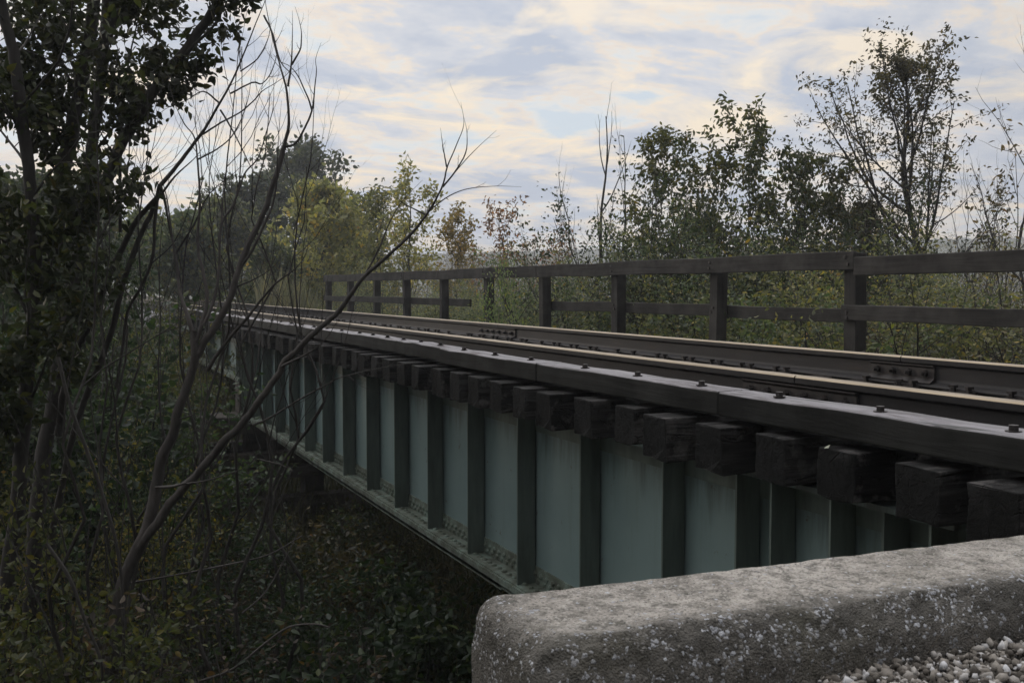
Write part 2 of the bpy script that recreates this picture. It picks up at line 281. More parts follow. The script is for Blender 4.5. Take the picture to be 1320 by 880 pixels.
# ------------------------------------------------------------------ object helpers
def link(name, me, mat=None, parent=None):
    o = bpy.data.objects.new(name, me); col.objects.link(o)
    if mat is not None and me is not None and not me.materials: me.materials.append(mat)
    if parent is not None: o.parent = parent
    return o
def tag(o, label=None, cat=None, group=None, kind=None):
    if label: o['label'] = label
    if cat: o['category'] = cat
    if group: o['group'] = group
    if kind: o['kind'] = kind
    return o
def empty(name, loc, label=None, cat=None, group=None, rz=0):
    o = bpy.data.objects.new(name, None); col.objects.link(o); o.location = loc; o.rotation_euler = (0, 0, rz); o.empty_display_size = 0.2
    return tag(o, label, cat, group)
def bev(o, wd=0.006, seg=2):
    m = o.modifiers.new('bevel', 'BEVEL'); m.width = wd; m.segments = seg; m.limit_method = 'ANGLE'; return o
class MB:
    def __init__(s): s.v = []; s.f = []; s.mi = []
    def box(s, x0, x1, y0, y1, z0, z1, mi=0, jit=0, rng=None):
        n = len(s.v)
        for x in (x0, x1):
            for y in (y0, y1):
                for z in (z0, z1):
                    j = (rng.uniform(-jit, jit), rng.uniform(-jit, jit), rng.uniform(-jit, jit)) if jit else (0, 0, 0)
                    s.v.append((x+j[0], y+j[1], z+j[2]))
        for q in ((0, 1, 3, 2), (4, 6, 7, 5), (0, 4, 5, 1), (2, 3, 7, 6), (0, 2, 6, 4), (1, 5, 7, 3)):
            s.f.append(tuple(n+i for i in q)); s.mi.append(mi)
    def prism(s, prof, y0, y1, axis='y', mi=0, mis=None, cap=True):   # prof: list of (x,z)
        n = len(s.v); k = len(prof)
        for y in (y0, y1):
            for (a, b) in prof: s.v.append((a, y, b) if axis == 'y' else (y, a, b))
        for i in range(k):
            j = (i+1) % k; s.f.append((n+i, n+j, n+k+j, n+k+i)); s.mi.append(mis[i] if mis else mi)
        if cap: s.f.append(tuple(range(n+k-1, n-1, -1))); s.mi.append(mi); s.f.append(tuple(range(n+k, n+2*k))); s.mi.append(mi)
    def dome(s, c, r, axis, h=None, k=6):   # rivet head, axis = outward unit vector
        h = h or r*0.7; a = Vector(axis); u = a.orthogonal().normalized(); w_ = a.cross(u); c = Vector(c); n = len(s.v)
        for (rr, hh) in ((1, 0), (0.75, 0.65)):
            for i in range(k):
                t = 2*math.pi*i/k; s.v.append(tuple(c + (u*math.cos(t)+w_*math.sin(t))*r*rr + a*h*hh))
        s.v.append(tuple(c+a*h))
        for i in range(k):
            j = (i+1) % k; s.f.append((n+i, n+j, n+k+j, n+k+i)); s.mi.append(0); s.f.append((n+k+i, n+k+j, n+2*k)); s.mi.append(0)
    def hexnut(s, c, r, h, axis, k=6):
        a = Vector(axis); u = a.orthogonal().normalized(); w_ = a.cross(u); c = Vector(c); n = len(s.v)
        for hh in (0, h):
            for i in range(k):
                t = 2*math.pi*i/k; s.v.append(tuple(c + (u*math.cos(t)+w_*math.sin(t))*r + a*hh))
        for i in range(k):
            j = (i+1) % k; s.f.append((n+i, n+j, n+k+j, n+k+i)); s.mi.append(0)
        s.f.append(tuple(range(n+k, n+2*k))); s.mi.append(0)
    def mesh(s, name, mats):
        me = bpy.data.meshes.new(name); me.from_pydata(s.v, [], s.f); me.update()
        for m in mats: me.materials.append(m)
        me.polygons.foreach_set('material_index', s.mi)
        bm = bmesh.new(); bm.from_mesh(me); bmesh.ops.recalc_face_normals(bm, faces=bm.faces); bm.to_mesh(me); bm.free()
        return me
    def build(s, name, mats, parent=None):
        if not isinstance(mats, (list, tuple)): mats = [mats]
        return link(name, s.mesh(name, mats), None, parent)
def np_mesh(name, verts, faces, mat, attr=None, smooth=False, attr_name='v'):
    """verts (n,3), faces (m,k) same k"""
    me = bpy.data.meshes.new(name); nv = len(verts); m, k = faces.shape
    me.vertices.add(nv); me.vertices.foreach_set('co', np.asarray(verts, np.float32).ravel())
    me.loops.add(m*k); me.loops.foreach_set('vertex_index', faces.astype(np.int32).ravel())
    me.polygons.add(m); me.polygons.foreach_set('loop_start', np.arange(0, m*k, k, dtype=np.int32))
    if smooth: me.polygons.foreach_set('use_smooth', np.ones(m, bool))
    me.update(calc_edges=True); me.validate()
    if attr is not None:
        a = me.attributes.new(attr_name, 'FLOAT', 'POINT'); a.data.foreach_set('value', np.asarray(attr, np.float32))
    if mat: me.materials.append(mat)
    return me

# ------------------------------------------------------------------ terrain
def sm(a, b, x):
    t = np.clip((x-a)/(b-a), 0, 1); return t*t*(3-2*t)
def wob(a, s):
    return (0.22*np.sin(a*0.9+1.3*np.sin(s*0.5))*np.cos(s*0.8+0.7) + 0.12*np.sin(a*2.3+s*1.7) + 0.06*np.sin(a*5.1-s*4.3))
def ground(a, s):
    a = np.asarray(a, float); s = np.asarray(s, float)
    d = np.abs(a-3.98); near = s < 10
    width = np.where(near, 3.6, 2.5)
    top = np.where(near, -0.90, -0.85)
    emb = np.maximum(top-np.maximum(0, d-width)*0.62, -2.6)
    rn = np.maximum(-3.9, -0.95-0.95*np.maximum(0, s-1.65-0.35*sm(1.0, -4, a)))
    rf = np.maximum(-3.9, -1.7-0.38*np.maximum(0, 24.6-s))
    rf = np.where(s > 24.2, -0.85, rf)
    # the ravine narrows away from the bridge on the right
    rav = np.where(near, rn, rf)
    mixr = sm(28, 12, a)*sm(-40, -14, a)
    rav = rav*mixr + (-2.6)*(1-mixr)
    z = np.minimum(emb, rav)
    far = sm(40, 160, np.hypot(a, s))
    amp = sm(2.8, 4.5, d) * (1-sm(-3, 2.2, s)*0)
    z = z + wob(a, s)*np.maximum(amp, sm(3, 6, s)*sm(23, 20, s))
    return z*(1-far) + far*(-2.2)
def gz(a, s): return float(ground(a, s))
k = 170
tt = np.linspace(-1, 1, k); gx = np.sign(tt)*(np.abs(tt)*16 + np.abs(tt)**6*1200); gy = gx.copy()
gx = np.unique(np.concatenate([gx+2, np.arange(-12, 16, 0.25)])); gy = np.unique(np.concatenate([gy+10, np.arange(-2, 30, 0.25), [24.19, 24.21]]))
A, B = np.meshgrid(gx, gy, indexing='ij'); Z = ground(A, B)
V = np.stack([A.ravel(), B.ravel(), Z.ravel()], 1); n0, n1_ = len(gx), len(gy)
I = np.arange(n0*n1_).reshape(n0, n1_)
F = np.stack([I[:-1, :-1].ravel(), I[1:, :-1].ravel(), I[1:, 1:].ravel(), I[:-1, 1:].ravel()], 1)
tag(link('ground', np_mesh('ground', V, F, M['soil'], smooth=True)), kind='structure')

# distant hills: ridges with a canopy-bumped skyline
def ridge(name, D, pxs, tops, thick, seed):
    rg = np.random.RandomState(seed); px = np.linspace(pxs[0], pxs[-1], 420); top = np.interp(px, pxs, tops)
    rows = 9; vs = []
    for r_ in range(rows):
        t = r_/(rows-1)
        for i, x in enumerate(px):
            d = D + thick*t; p = P(x, 371, d); h = (371-top[i])/1283*D
            zz = -2.4 + (h+2.4)*math.sin(min(1, t*1.05)*math.pi/2)**0.8 + rg.uniform(-1, 1)*D*0.0016*(t > 0)
            vs.append((p.x, p.y, zz))
    nn = len(px); I = np.arange(rows*nn).reshape(rows, nn)
    F = np.stack([I[:-1, :-1].ravel(), I[:-1, 1:].ravel(), I[1:, 1:].ravel(), I[1:, :-1].ravel()], 1)
    tag(link(name, np_mesh(name, np.array(vs), F, M['hill'], smooth=False)), kind='structure')
ridge('hills', 420, [-300, 200, 480, 570, 640, 700, 760, 860, 1000, 1110, 1200, 1320, 1700], [330, 322, 318, 316, 313, 312, 309, 306, 308, 300, 292, 290, 300], 120, 3)

# ------------------------------------------------------------------ bridge
ZR, ZT = -0.41, -0.60         # rail top, tie top
AN, AF = 3.195, 4.70          # rail centre lines
TC = 3.95                     # track centre line
S1A, S1B = 2.42, 16.45; S2A, S2B = 16.55, 23.6

def girder_span(a_c, s0, s1, ztop, zbot, stiff, label, group, end_close, plate_steps):
    """plate girder running along Y, centred on x = a_c"""
    t = empty('plate_girder', (a_c, s0, zbot), label, 'bridge girder', group)
    L_ = s1-s0; H = ztop-zbot
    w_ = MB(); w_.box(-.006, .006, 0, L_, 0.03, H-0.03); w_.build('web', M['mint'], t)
    b_ = MB(); b_.box(-.17, .17, 0, L_, -0.024, 0.02)
    for (p0, p1, th) in plate_steps: b_.box(-.162, .162, p0*L_, p1*L_, -th-.024, -0.0245)
    b_.build('bottom_flange', M['grime'], t)
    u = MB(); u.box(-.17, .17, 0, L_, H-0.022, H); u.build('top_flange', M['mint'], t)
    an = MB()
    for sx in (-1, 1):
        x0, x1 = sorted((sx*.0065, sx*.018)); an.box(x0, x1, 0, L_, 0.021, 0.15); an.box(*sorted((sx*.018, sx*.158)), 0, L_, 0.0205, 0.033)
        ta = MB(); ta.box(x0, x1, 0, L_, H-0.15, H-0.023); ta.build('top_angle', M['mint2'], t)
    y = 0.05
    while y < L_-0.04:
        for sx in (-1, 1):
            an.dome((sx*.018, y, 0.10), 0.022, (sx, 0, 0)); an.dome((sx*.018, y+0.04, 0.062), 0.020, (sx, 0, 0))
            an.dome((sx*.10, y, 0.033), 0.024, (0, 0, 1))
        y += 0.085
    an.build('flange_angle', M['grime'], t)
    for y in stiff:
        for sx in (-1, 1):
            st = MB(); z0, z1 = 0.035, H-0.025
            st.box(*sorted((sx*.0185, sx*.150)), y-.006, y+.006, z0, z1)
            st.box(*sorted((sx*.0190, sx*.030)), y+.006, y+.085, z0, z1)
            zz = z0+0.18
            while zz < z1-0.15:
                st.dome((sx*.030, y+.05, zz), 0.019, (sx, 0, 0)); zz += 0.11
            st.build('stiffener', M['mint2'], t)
    return t
stiff1 = [5.97+0.866*i - S1A for i in range(-2, 12)]
stiff1 = [0.12, 0.34, 0.62, 0.98, 1.22] + [s_ for s_ in stiff1 if s_ > 1.6] + [13.25, 13.55, 13.78, 13.97]
ZG = -0.812
steps = [(0, 1, .014), (0.14, 0.93, .028), (0.27, 0.80, .042)]
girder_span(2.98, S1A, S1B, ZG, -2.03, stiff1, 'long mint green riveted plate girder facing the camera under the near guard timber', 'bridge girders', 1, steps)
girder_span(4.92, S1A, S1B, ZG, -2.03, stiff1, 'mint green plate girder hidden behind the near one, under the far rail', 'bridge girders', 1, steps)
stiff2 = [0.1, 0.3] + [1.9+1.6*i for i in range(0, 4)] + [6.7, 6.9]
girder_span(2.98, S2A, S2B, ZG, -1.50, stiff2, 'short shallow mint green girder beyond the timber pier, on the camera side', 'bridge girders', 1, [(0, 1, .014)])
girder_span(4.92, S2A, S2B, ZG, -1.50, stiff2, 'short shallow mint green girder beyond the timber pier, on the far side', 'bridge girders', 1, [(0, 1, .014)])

# cross frames between the girders
def cross_frame(y, z0, z1, lbl):
    t = empty('cross_frame', (3.95, y, z0), lbl, 'bridge bracing', 'cross frames between the girders')
    H = z1-z0
    for sx in (-1, 1):
        m = MB(); x = .79
        pr = [(-x*sx, .03), (-x*sx+.07*sx, .03), (x*sx, H-.06), (x*sx, H), (x*sx-.07*sx, H), (-x*sx, .10)]
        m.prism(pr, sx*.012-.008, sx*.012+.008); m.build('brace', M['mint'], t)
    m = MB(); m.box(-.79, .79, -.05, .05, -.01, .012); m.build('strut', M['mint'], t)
for i, y in enumerate([4.9, 7.7, 10.5, 13.3]):
    cross_frame(y, -1.93, -0.95, ['first', 'second', 'third', 'fourth'][i]+' green cross frame from the concrete backwall, between the long girders')

# rails -------------------------------------------------------------
rail_prof = [(-.070, -.170), (.070, -.170), (.070, -.158), (.014, -.140), (.010, -.125), (.010, -.048), (.034, -.036), (.035, -.008),
             (.026, 0), (-.026, 0), (-.035, -.008), (-.034, -.036), (-.010, -.048), (-.010, -.125), (-.014, -.140), (-.070, -.158)]
rail_mi = [0]*16; rail_mi[8] = 1; rail_mi[7] = 1; rail_mi[9] = 1
def rail(a, s0, s1, label):
    m = MB(); m.prism([(x+a, z+ZR) for x, z in rail_prof], s0, s1, 'y', 0, rail_mi)
    o = m.build('steel_rail', [M['rail'], M['tread']]); bev(o, 0.003, 2)
    return tag(o, label, 'rail', 'rails of the track')
def joint_bar(parent, a, s0, side, nb=4, Lb=0.92):
    m = MB(); sx = side
    pr = [(sx*.012, -.132), (sx*.060, -.150), (sx*.060, -.143), (sx*.026, -.122), (sx*.024, -.062), (sx*.034, -.050), (sx*.034, -.043), (sx*.012, -.050)]
    m.prism([(x+a, z+ZR) for x, z in pr], s0, s0+Lb)
    o = m.build('joint_bar', M['iron'], parent)
    for i in range(nb):
        y = s0 + Lb*(i+.5)/nb
        b = MB(); b.hexnut((a+sx*.024, y, ZR-.092), .021, .024, (sx, 0, 0)); b.hexnut((a+sx*.048, y, ZR-.092), .011, .022, (sx, 0, 0)); b.build('bolt', M['iron'], o)
# joint positions from the photograph
def s_of(px, a):                                # distance along the track of a thing at lateral a seen at column px
    u = px-60; dep = 1283*a/(math.cos(TH)*u); return (dep - a*math.sin(TH))/math.cos(TH)
jn0, jn1 = s_of(1105, AN-.03), s_of(958, AN-.03); jf0, jf1 = s_of(1205, AF-.03), s_of(1123, AF-.03)
jn = (jn0+jn1)/2; jf = (jf0+jf1)/2; jf2 = s_of(645, AF)
ra = rail(AN, -5, jn-.003, 'rusty rail nearer the camera, from the frame edge to its bolted joint')
rb = rail(AN, jn+.003, 95, 'rusty rail nearer the camera, running on from the bolted joint into the distance')
joint_bar(rb, AN, jn0, -1, 6, jn1-jn0); joint_bar(rb, AN, jn0, 1, 6, jn1-jn0)
rc = rail(AF, -5, jf-.003, 'rusty far rail, right piece ending at the bolted joint near the fence bend')
rd = rail(AF, jf+.003, jf2, 'rusty far rail, middle piece between its two bolted joints')
re_ = rail(AF, jf2+.006, 95, 'rusty far rail, last piece running away past the end of the fence')
joint_bar(rc, AF, jf0, -1, 4, jf1-jf0); joint_bar(rc, AF, jf0, 1, 4, jf1-jf0); joint_bar(re_, AF, jf2-.45, -1, 6, 1.0)

# ties ---------------------------------------------------------------
rng = random.Random(5)
ties = []
def tie_mesh(L_, wd, dp, rg):
    m = MB(); nseg = 10; n = 0
    # an irregular beam: rings along X
    xs = np.linspace(-L_/2, L_/2, nseg+1); ring = [(-1, -1), (-1, -.33), (-1, .33), (-1, 1), (-.33, 1), (.33, 1), (1, 1), (1, .33), (1, -.33), (1, -1), (.33, -1), (-.33, -1)]
    k_ = len(ring)
    for x in xs:
        for (a, b) in ring:
            m.v.append((x+(rg.uniform(-.006, .006) if abs(x) > L_/2-.01 else 0), a*wd/2+rg.uniform(-.007, .007), -dp/2+b*dp/2+(rg.uniform(-.007, .007) if b < 1 else rg.uniform(-.004, 0))))
    for i in range(nseg):
        for j in range(k_):
            j2 = (j+1) % k_; m.f.append((i*k_+j, i*k_+j2, (i+1)*k_+j2, (i+1)*k_+j)); m.mi.append(0)
    m.f.append(tuple(range(k_))); m.mi.append(0); m.f.append(tuple(range(nseg*k_+k_-1, nseg*k_-1, -1))); m.mi.append(0)
    return m.mesh('railroad_tie', [M['tie']])
tie_protos = [tie_mesh(2.69, .185, .188, rng) for _ in range(9)] + [tie_mesh(2.69, .19, .205, rng) for _ in range(2)]
pm = MB(); pm.box(-.17, .17, -.09, .09, .001, .018); pm.box(-.085, -.072, -.09, .09, .018, .026); pm.box(.072, .085, -.09, .09, .018, .026); plate_me = pm.mesh('tie_plate', [M['iron']])
sp_ = MB(); sp_.box(-.010, .010, -.010, .010, 0, .030); sp_.box(-.020, .020, -.016, .016, .028, .044); spike_me = sp_.mesh('spike', [M['iron']])
ORD = 'first second third fourth fifth sixth seventh eighth ninth tenth eleventh twelfth thirteenth fourteenth fifteenth sixteenth'.split()
def add_tie(y, label, group, detail=True, dx=0.0, proto=None):
    me = proto or tie_protos[rng.randrange(11)]
    t = link('railroad_tie', me); t.location = (TC+dx, y, ZT-.001); t.rotation_euler = (0, 0, rng.uniform(-.012, .012)); bev(t, .006, 2)
    tag(t, label, 'railroad tie', group)
    if detail:
        for a in (AN, AF):
            pl = link('tie_plate', plate_me, None, t); pl.location = (a-TC-dx, 0, 0.001)
            for (sx, sy) in ((-1, -.05), (1, .05), (-1, .055), (1, -.045)):
                if rng.random() < .85:
                    q = link('spike', spike_me, None, pl); q.location = (sx*.090, sy, .012); q.rotation_euler = (0, 0, rng.uniform(-.4, .4))
y = 3.95-.374*5; i = 0
while y < 24.1:
    if i < 16: lb = ORD[i]+' dark tie end counted from the right edge, under the near guard timber'
    elif y < 16.4: lb = 'dark tie end in the close-set row above the left half of the long girder'
    else: lb = 'dark tie end in the far row above the short shallow girder'
    pr_ = tie_protos[10] if i in (4, 5, 8, 11) else None
    add_tie(y+rng.uniform(-.012, .012), lb, 'ties of the bridge deck', True, -.0+{5: -.03, 4: .01, 3: .05, 6: .04}.get(i, rng.uniform(-.035, .045)), pr_)
    y += .374; i += 1
for y in (1.35, .8, .25): add_tie(y, 'dark tie bedded in gravel behind the concrete backwall, outside the frame', 'ties in the gravel', False)
y = 24.55
while y < 60: add_tie(y, 'weathered tie bedded in pale ballast where the track leaves the bridge', 'ties in the ballast beyond the bridge', y < 40, 0, tie_protos[0]); y += .52

# guard timbers (long, notched over the ties); joints seen at three columns
ZGT, ZGB = -.462, -.572
def guard(a0, a1, s0, s1, label, dz=0.0, every=.748):
    m = MB(); n = max(2, int((s1-s0)/.22)); rg = random.Random(int(s0*100)); ys = np.linspace(s0, s1, n+1)
    for yy in ys:
        j = rg.uniform(-.006, .006); jz = rg.uniform(-.005, .005)
        for (x, z) in ((a0+j, ZGB+dz), (a1, ZGB+dz), (a1, ZGT+dz+jz), ((a0+a1)/2, ZGT+dz+jz+.003), (a0+j, ZGT+dz+jz)): m.v.append((x, yy, z))
    for i in range(n):
        for j in range(5):
            j2 = (j+1) % 5; m.f.append((i*5+j, i*5+j2, (i+1)*5+j2, (i+1)*5+j)); m.mi.append(1 if j in (2, 3) else 0)
    m.f.append((0, 1, 2, 3, 4)); m.mi.append(0); m.f.append(tuple(n*5+q for q in (4, 3, 2, 1, 0))); m.mi.append(0)
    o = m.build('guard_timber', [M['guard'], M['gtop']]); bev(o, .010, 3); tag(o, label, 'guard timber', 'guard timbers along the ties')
    yy = s0+.22
    while yy < s1-.1:
        b = MB(); b.hexnut(((a0+a1)/2-.02, yy, ZGT+dz+.003), .026, .005, (0, 0, 1), 10); b.hexnut(((a0+a1)/2-.02, yy, ZGT+dz+.008), .016, .018, (0, 0, 1)); b.build('bolt', M['iron'], o); yy += every
    return o
g0, g1, g2, g3 = s_of(926, 2.71), s_of(691, 2.71), s_of(567, 2.73), s_of(436, 2.73)
guard(2.71, 2.90, 1.96, g0-.004, 'nearest guard timber, bolted on the tie ends at the right edge of the photo', 0, .56)
guard(2.712, 2.90, g0+.004, g1-.003, 'guard timber second from the right, with four bolt heads on its pale top', 0, .56)
guard(2.712, 2.90, g1+.003, g2-.02, 'short guard timber just right of the stepped gap in the row', -.002, .56)
guard(2.76, 2.94, g2+.03, g3-.003, 'guard timber just left of the stepped gap, set a little further in', .004, .45)
guard(2.755, 2.94, g3+.003, 16.9, 'fifth guard timber, ending above the timber pier', .0, .6)
guard(2.76, 2.94, 16.91, 24.0, 'last guard timber on the camera side, over the short shallow girder', 0, .6)
guard(5.02, 5.20, 1.96, 9.4, 'guard timber behind the far rail, nearest length', 0)
guard(5.02, 5.20, 9.41, 16.9, 'guard timber behind the far rail, middle length', 0)
guard(5.02, 5.20, 16.91, 24.0, 'guard timber behind the far rail, farthest length', 0)

# fence on the far side -----------------------------------------------
fen = empty('timber_fence', (7.2, 7.5, -.85), 'dark two-rail timber fence along the far side of the bridge deck', 'fence')
ori = Vector((7.2, 7.5, -.85))
zt1, zt2 = .355, .305
def fbox(name, x0, x1, y0, y1, z0, z1, mat, jit=.003):
    m = MB(); rg = random.Random(int(y0*77+z0*13)); nseg = max(1, int((y1-y0)/.8)) if y1-y0 > 1 else 1
    ys = np.linspace(y0, y1, nseg+1); ring = ((x0, z0), (x1, z0), (x1, z1), (x0, z1))
    for q in ys:
        jx = rg.uniform(-.006, .006); jz = rg.uniform(-.011, .011)
        for (x, z) in ring: m.v.append((x+jx-ori.x, q-ori.y, z+jz+rg.uniform(-jit, jit)-ori.z))
    for i in range(nseg):
        for j in range(4):
            j2 = (j+1) % 4; m.f.append((i*4+j, i*4+j2, i*4+4+j2, i*4+4+j)); m.mi.append(0)
    m.f.append((0, 1, 2, 3)); m.mi.append(0); m.f.append(tuple(nseg*4+q for q in (3, 2, 1, 0))); m.mi.append(0)
    o = m.build(name, mat, fen); bev(o, .008, 2); return o
for kk in range(-3, 10):
    yc = 7.5+2.26*kk; topz = (zt2 if kk < 0 else zt1)-.012
    p_ = MB(); p_.box(-.0, .15, -.0775, .0775, 0, topz+.85+.25); o = p_.build('post', M['fpost'], fen); o.location = (0, 2.26*kk, -.25); bev(o, .008, 2)
    o.rotation_euler = (R(rng.uniform(-1, 1)), R(rng.uniform(-.8, .8)), R(rng.uniform(-3, 3)))
    if kk == 4: o.rotation_euler = (R(-3.5), R(1.5), 0)
    for zb in (topz+.02-.06, topz+.02-.13, -.235, -.29):
        bq = MB(); bq.hexnut((-.054-.0 if (kk <= 0 or zb > 0) else .0, 2.26*kk+rng.uniform(-.03, .03), zb+.85), .016, .014, (-1, 0, 0)); bq.build('bolt', M['iron'], fen)
    q = MB(); q.box(-1.85, .40, -.10+.18, .10+.18, -.05, .13); o = q.build('outrigger', M['tie'], fen); o.location = (0, 2.26*kk, 0); bev(o, .008, 2)
pr0 = 7.5-.0775
L1 = [(7.42, 14.36), (14.37, 20.9), (20.91, 27.95)]
for (y0, y1) in L1: fbox('top_rail', 7.147, 7.198, y0, y1, zt1-.185, zt1, M['fence'])
fbox('top_rail', 7.147, 7.198, -.2, 7.415, zt2-.178, zt2, M['fence'])
fbox('mid_rail', 7.148, 7.198, -.2, 7.5+.07, -.315, -.165, M['fence'])
fbox('mid_rail', 7.352, 7.402, 7.60, 14.28+.07, -.352, -.208, M['fence'])
fbox('mid_rail', 7.352, 7.402, 17.65, 22.9, -.352, -.208, M['fence'])
o = fbox('mid_rail', 7.148, 7.197, 20.9, 27.95, -.36, -.215, M['fence'])

# concrete backwall in the foreground ---------------------------------
ZC = -0.70
def backwall():
    # rounded block: far edge from a=.88 at s=2.07 ; near edge s=1.67; runs right with a slight skew
    c = .052; L_ = 6.2; skew = -.075
    prof = [(0.0, -3.4), (0.0, -c*1.9)]                                  # (s offset, dz) near face up
    K = 10
    for i in range(1, K): t = i/K; prof.append((c*1.1*(.75*t+.25*(1-math.cos(t*math.pi/2))), -c*1.6+c*1.6*(.75*t+.25*math.sin(t*math.pi/2))))
    for i in range(0, 25): prof.append((c*1.1+(.40-c*1.9)*i/24, 0.0))
    for i in range(1, K): t = i/K; prof.append((.40-c*.8+c*.8*math.sin(t*math.pi/2), -c*.8+c*.8*math.cos(t*math.pi/2)))
    prof += [(.40, -c*1.4), (.40, -3.4)]
    # insert rows on the near face
    near = [(0.0, -3.4), (0.0, -1.2)] + [(0.0, -.7+.05*i) for i in range(0, 12)]
    prof = near + prof[1:]
    xs = list(np.concatenate([[0, .004, .012, .024, .04, .058, .075], np.linspace(.095, 2.4, 190), np.linspace(2.5, L_, 20)]))
    rg = np.random.RandomState(4)
    from mathutils import noise as mn
    vs = []; ex = []
    n_ = len(prof)
    for xi, x in enumerate(xs):
        e = max(0.0, 1 - x/.075); drop = .070*(1-math.sqrt(max(0, 1-e*e)))     # rounds the left end
        for (s_, dz) in prof:
            inset = .0
            k1 = 1 - .14*(1-math.sqrt(max(0, 1-e*e)))
            ss = .2+(s_-.2)*k1
            zz = dz
            if dz > -.3: zz = dz - drop*max(0.0, 1+dz/.3)
            p = Vector((.855+x, 1.67+ss+skew*x, ZC+zz))
            edge = (1 if (-.09 < dz < -.001 and s_ < .2) else 0); soft = max(0, 1-abs(s_-.03)/.10) if dz > -.14 and s_ < .2 else 0
            exf = min(1, soft*1.1 + (.35 if s_ == 0 and dz < -.1 else 0) + (max(0, 1-x/.10) if dz > -.12 else (0.3 if x < .01 else 0)))
            amp = .0018+.0075*min(1, soft + max(0, 1-x/.12))
            d = Vector((mn.noise(p*9), mn.noise(p*9+Vector((5, 1, 2))), mn.noise(p*9+Vector((9, 3, 7))))) + .8*Vector((mn.noise(p*38), mn.noise(p*31+Vector((5, 1, 2))), mn.noise(p*31+Vector((9, 3, 7)))))
            if dz < -1: d *= 0
            p = p + d*amp*1.3
            vs.append(tuple(p)); ex.append(exf)
    m_ = len(xs); I = np.arange(m_*n_).reshape(m_, n_)
    F = np.stack([I[:-1, :-1].ravel(), I[1:, :-1].ravel(), I[1:, 1:].ravel(), I[:-1, 1:].ravel()], 1)
    # cap at the left end: stitch near face rows to far face rows
    me = bpy.data.meshes.new('concrete_backwall')
    faces = [tuple(f) for f in F.tolist()]
    # end cap built as a grid of quads between matching heights
    capv = []; zs = [-3.4, -1.2]+[-.7+.05*i for i in range(0, 12)]
    ni = len(zs); cols_ = 14; base = len(vs)
    for i in range(ni):
        z = zs[i]
        for j in range(cols_+1):
            t = j/cols_; p = Vector((.855-.012*math.sin(math.pi*t)*0, 1.67+.4*t, ZC+z - (.07*max(0, 1+z/.3) if z > -.3 else 0)))
            d = Vector((mn.noise(p*11)*1.2, 0, 0)); p += d*.006*math.sin(math.pi*t)
            kk = 1-.14; p.y = 1.67+.2+(.4*t-.2)*kk
            capv.append(tuple(p)); ex.append(.35 if z < -.15 else .8)
    vs += capv
    for i in range(ni-1):
        for j in range(cols_): faces.append((base+i*(cols_+1)+j, base+(i+1)*(cols_+1)+j, base+(i+1)*(cols_+1)+j+1, base+i*(cols_+1)+j+1))
    # top closing fan: from last cap row to the first profile ring's upper part
    top_row = [base+(ni-1)*(cols_+1)+j for j in range(cols_+1)]
    ring = [i for i in range(n_) if prof[i][1] > -.151 and i >= len(near)-1]
    faces.append(tuple(top_row + [i for i in reversed(ring)]))
    me.from_pydata(vs, [], faces); me.validate(); me.update()
    bm = bmesh.new(); bm.from_mesh(me); bmesh.ops.recalc_face_normals(bm, faces=bm.faces); bm.to_mesh(me); bm.free()
    me.polygons.foreach_set('use_smooth', np.ones(len(me.polygons), bool))
    a = me.attributes.new('expo', 'FLOAT', 'POINT'); a.data.foreach_set('value', np.array(ex[:len(me.vertices)], np.float32))
    me.materials.append(M['conc'])
    o = link('concrete_backwall', me); return tag(o, 'thick rough concrete block with exposed pebbles across the bottom right foreground', 'concrete wall')
backwall()
m = MB(); m.box(1.3, 7.0, 2.12, 3.0, -4.6, -2.12); o = m.build('bridge_seat', M['conc2']); bev(o, .02); tag(o, 'concrete bridge seat low in the shadow behind the foreground block', 'bridge seat')

# gravel beside the block
rg = np.random.RandomState(11)
ico = bmesh.new(); bmesh.ops.create_icosphere(ico, subdivisions=1, radius=1.0); iv = np.array([v.co[:] for v in ico.verts]); if_ = np.array([[v.index for v in f.verts] for f in ico.faces]); ico.free()
def gravel(n, a0, a1, s0, s1, z, r0, r1, name, label):
    vs = []; fs = []; at = []
    for i in range(n):
        a = rg.uniform(a0, a1); s = rg.uniform(s0, s1)
        if s > 1.66 - .075*(a-.88) and a > .8: continue
        r = r0+(r1-r0)*rg.rand()**1.8; sc = rg.uniform(.45, 1.2, 3)*r; q = rg.randn(3, 3); q, _ = np.linalg.qr(q)
        v = (iv*(1+rg.uniform(-.34, .34, (len(iv), 1)))*sc)@q + np.array([a, s, z-.035*(2.04-a)+rg.uniform(-.012, .012)])
        fs.append(if_+len(vs)*len(iv)); vs.append(v); at.append(np.full(len(iv), rg.rand()))
    me = np_mesh(name, np.concatenate(vs), np.concatenate(fs), M['stone'], np.concatenate(at))
    return tag(link(name, me), label, 'gravel', kind='stuff')
gravel(20000, .5, 2.6, .9, 1.66, -.824, .0035, .0165, 'gravel', 'loose pale and brown gravel against the foot of the concrete block')
m = MB(); m.prism([(-.3, -1.4), (7.6, -1.4), (7.6, -.83), (3.0, -.83), (.6, -.885)], -6, 1.62); tag(m.build('gravel_bed', M['ballast']), kind='structure')
# ballast beyond the bridge
m = MB(); m.prism([(1.75, -.9), (6.2, -.9), (5.7, -.625), (2.25, -.625)], 24.15, 100); tag(m.build('track_bed', M['ballast']), kind='structure')

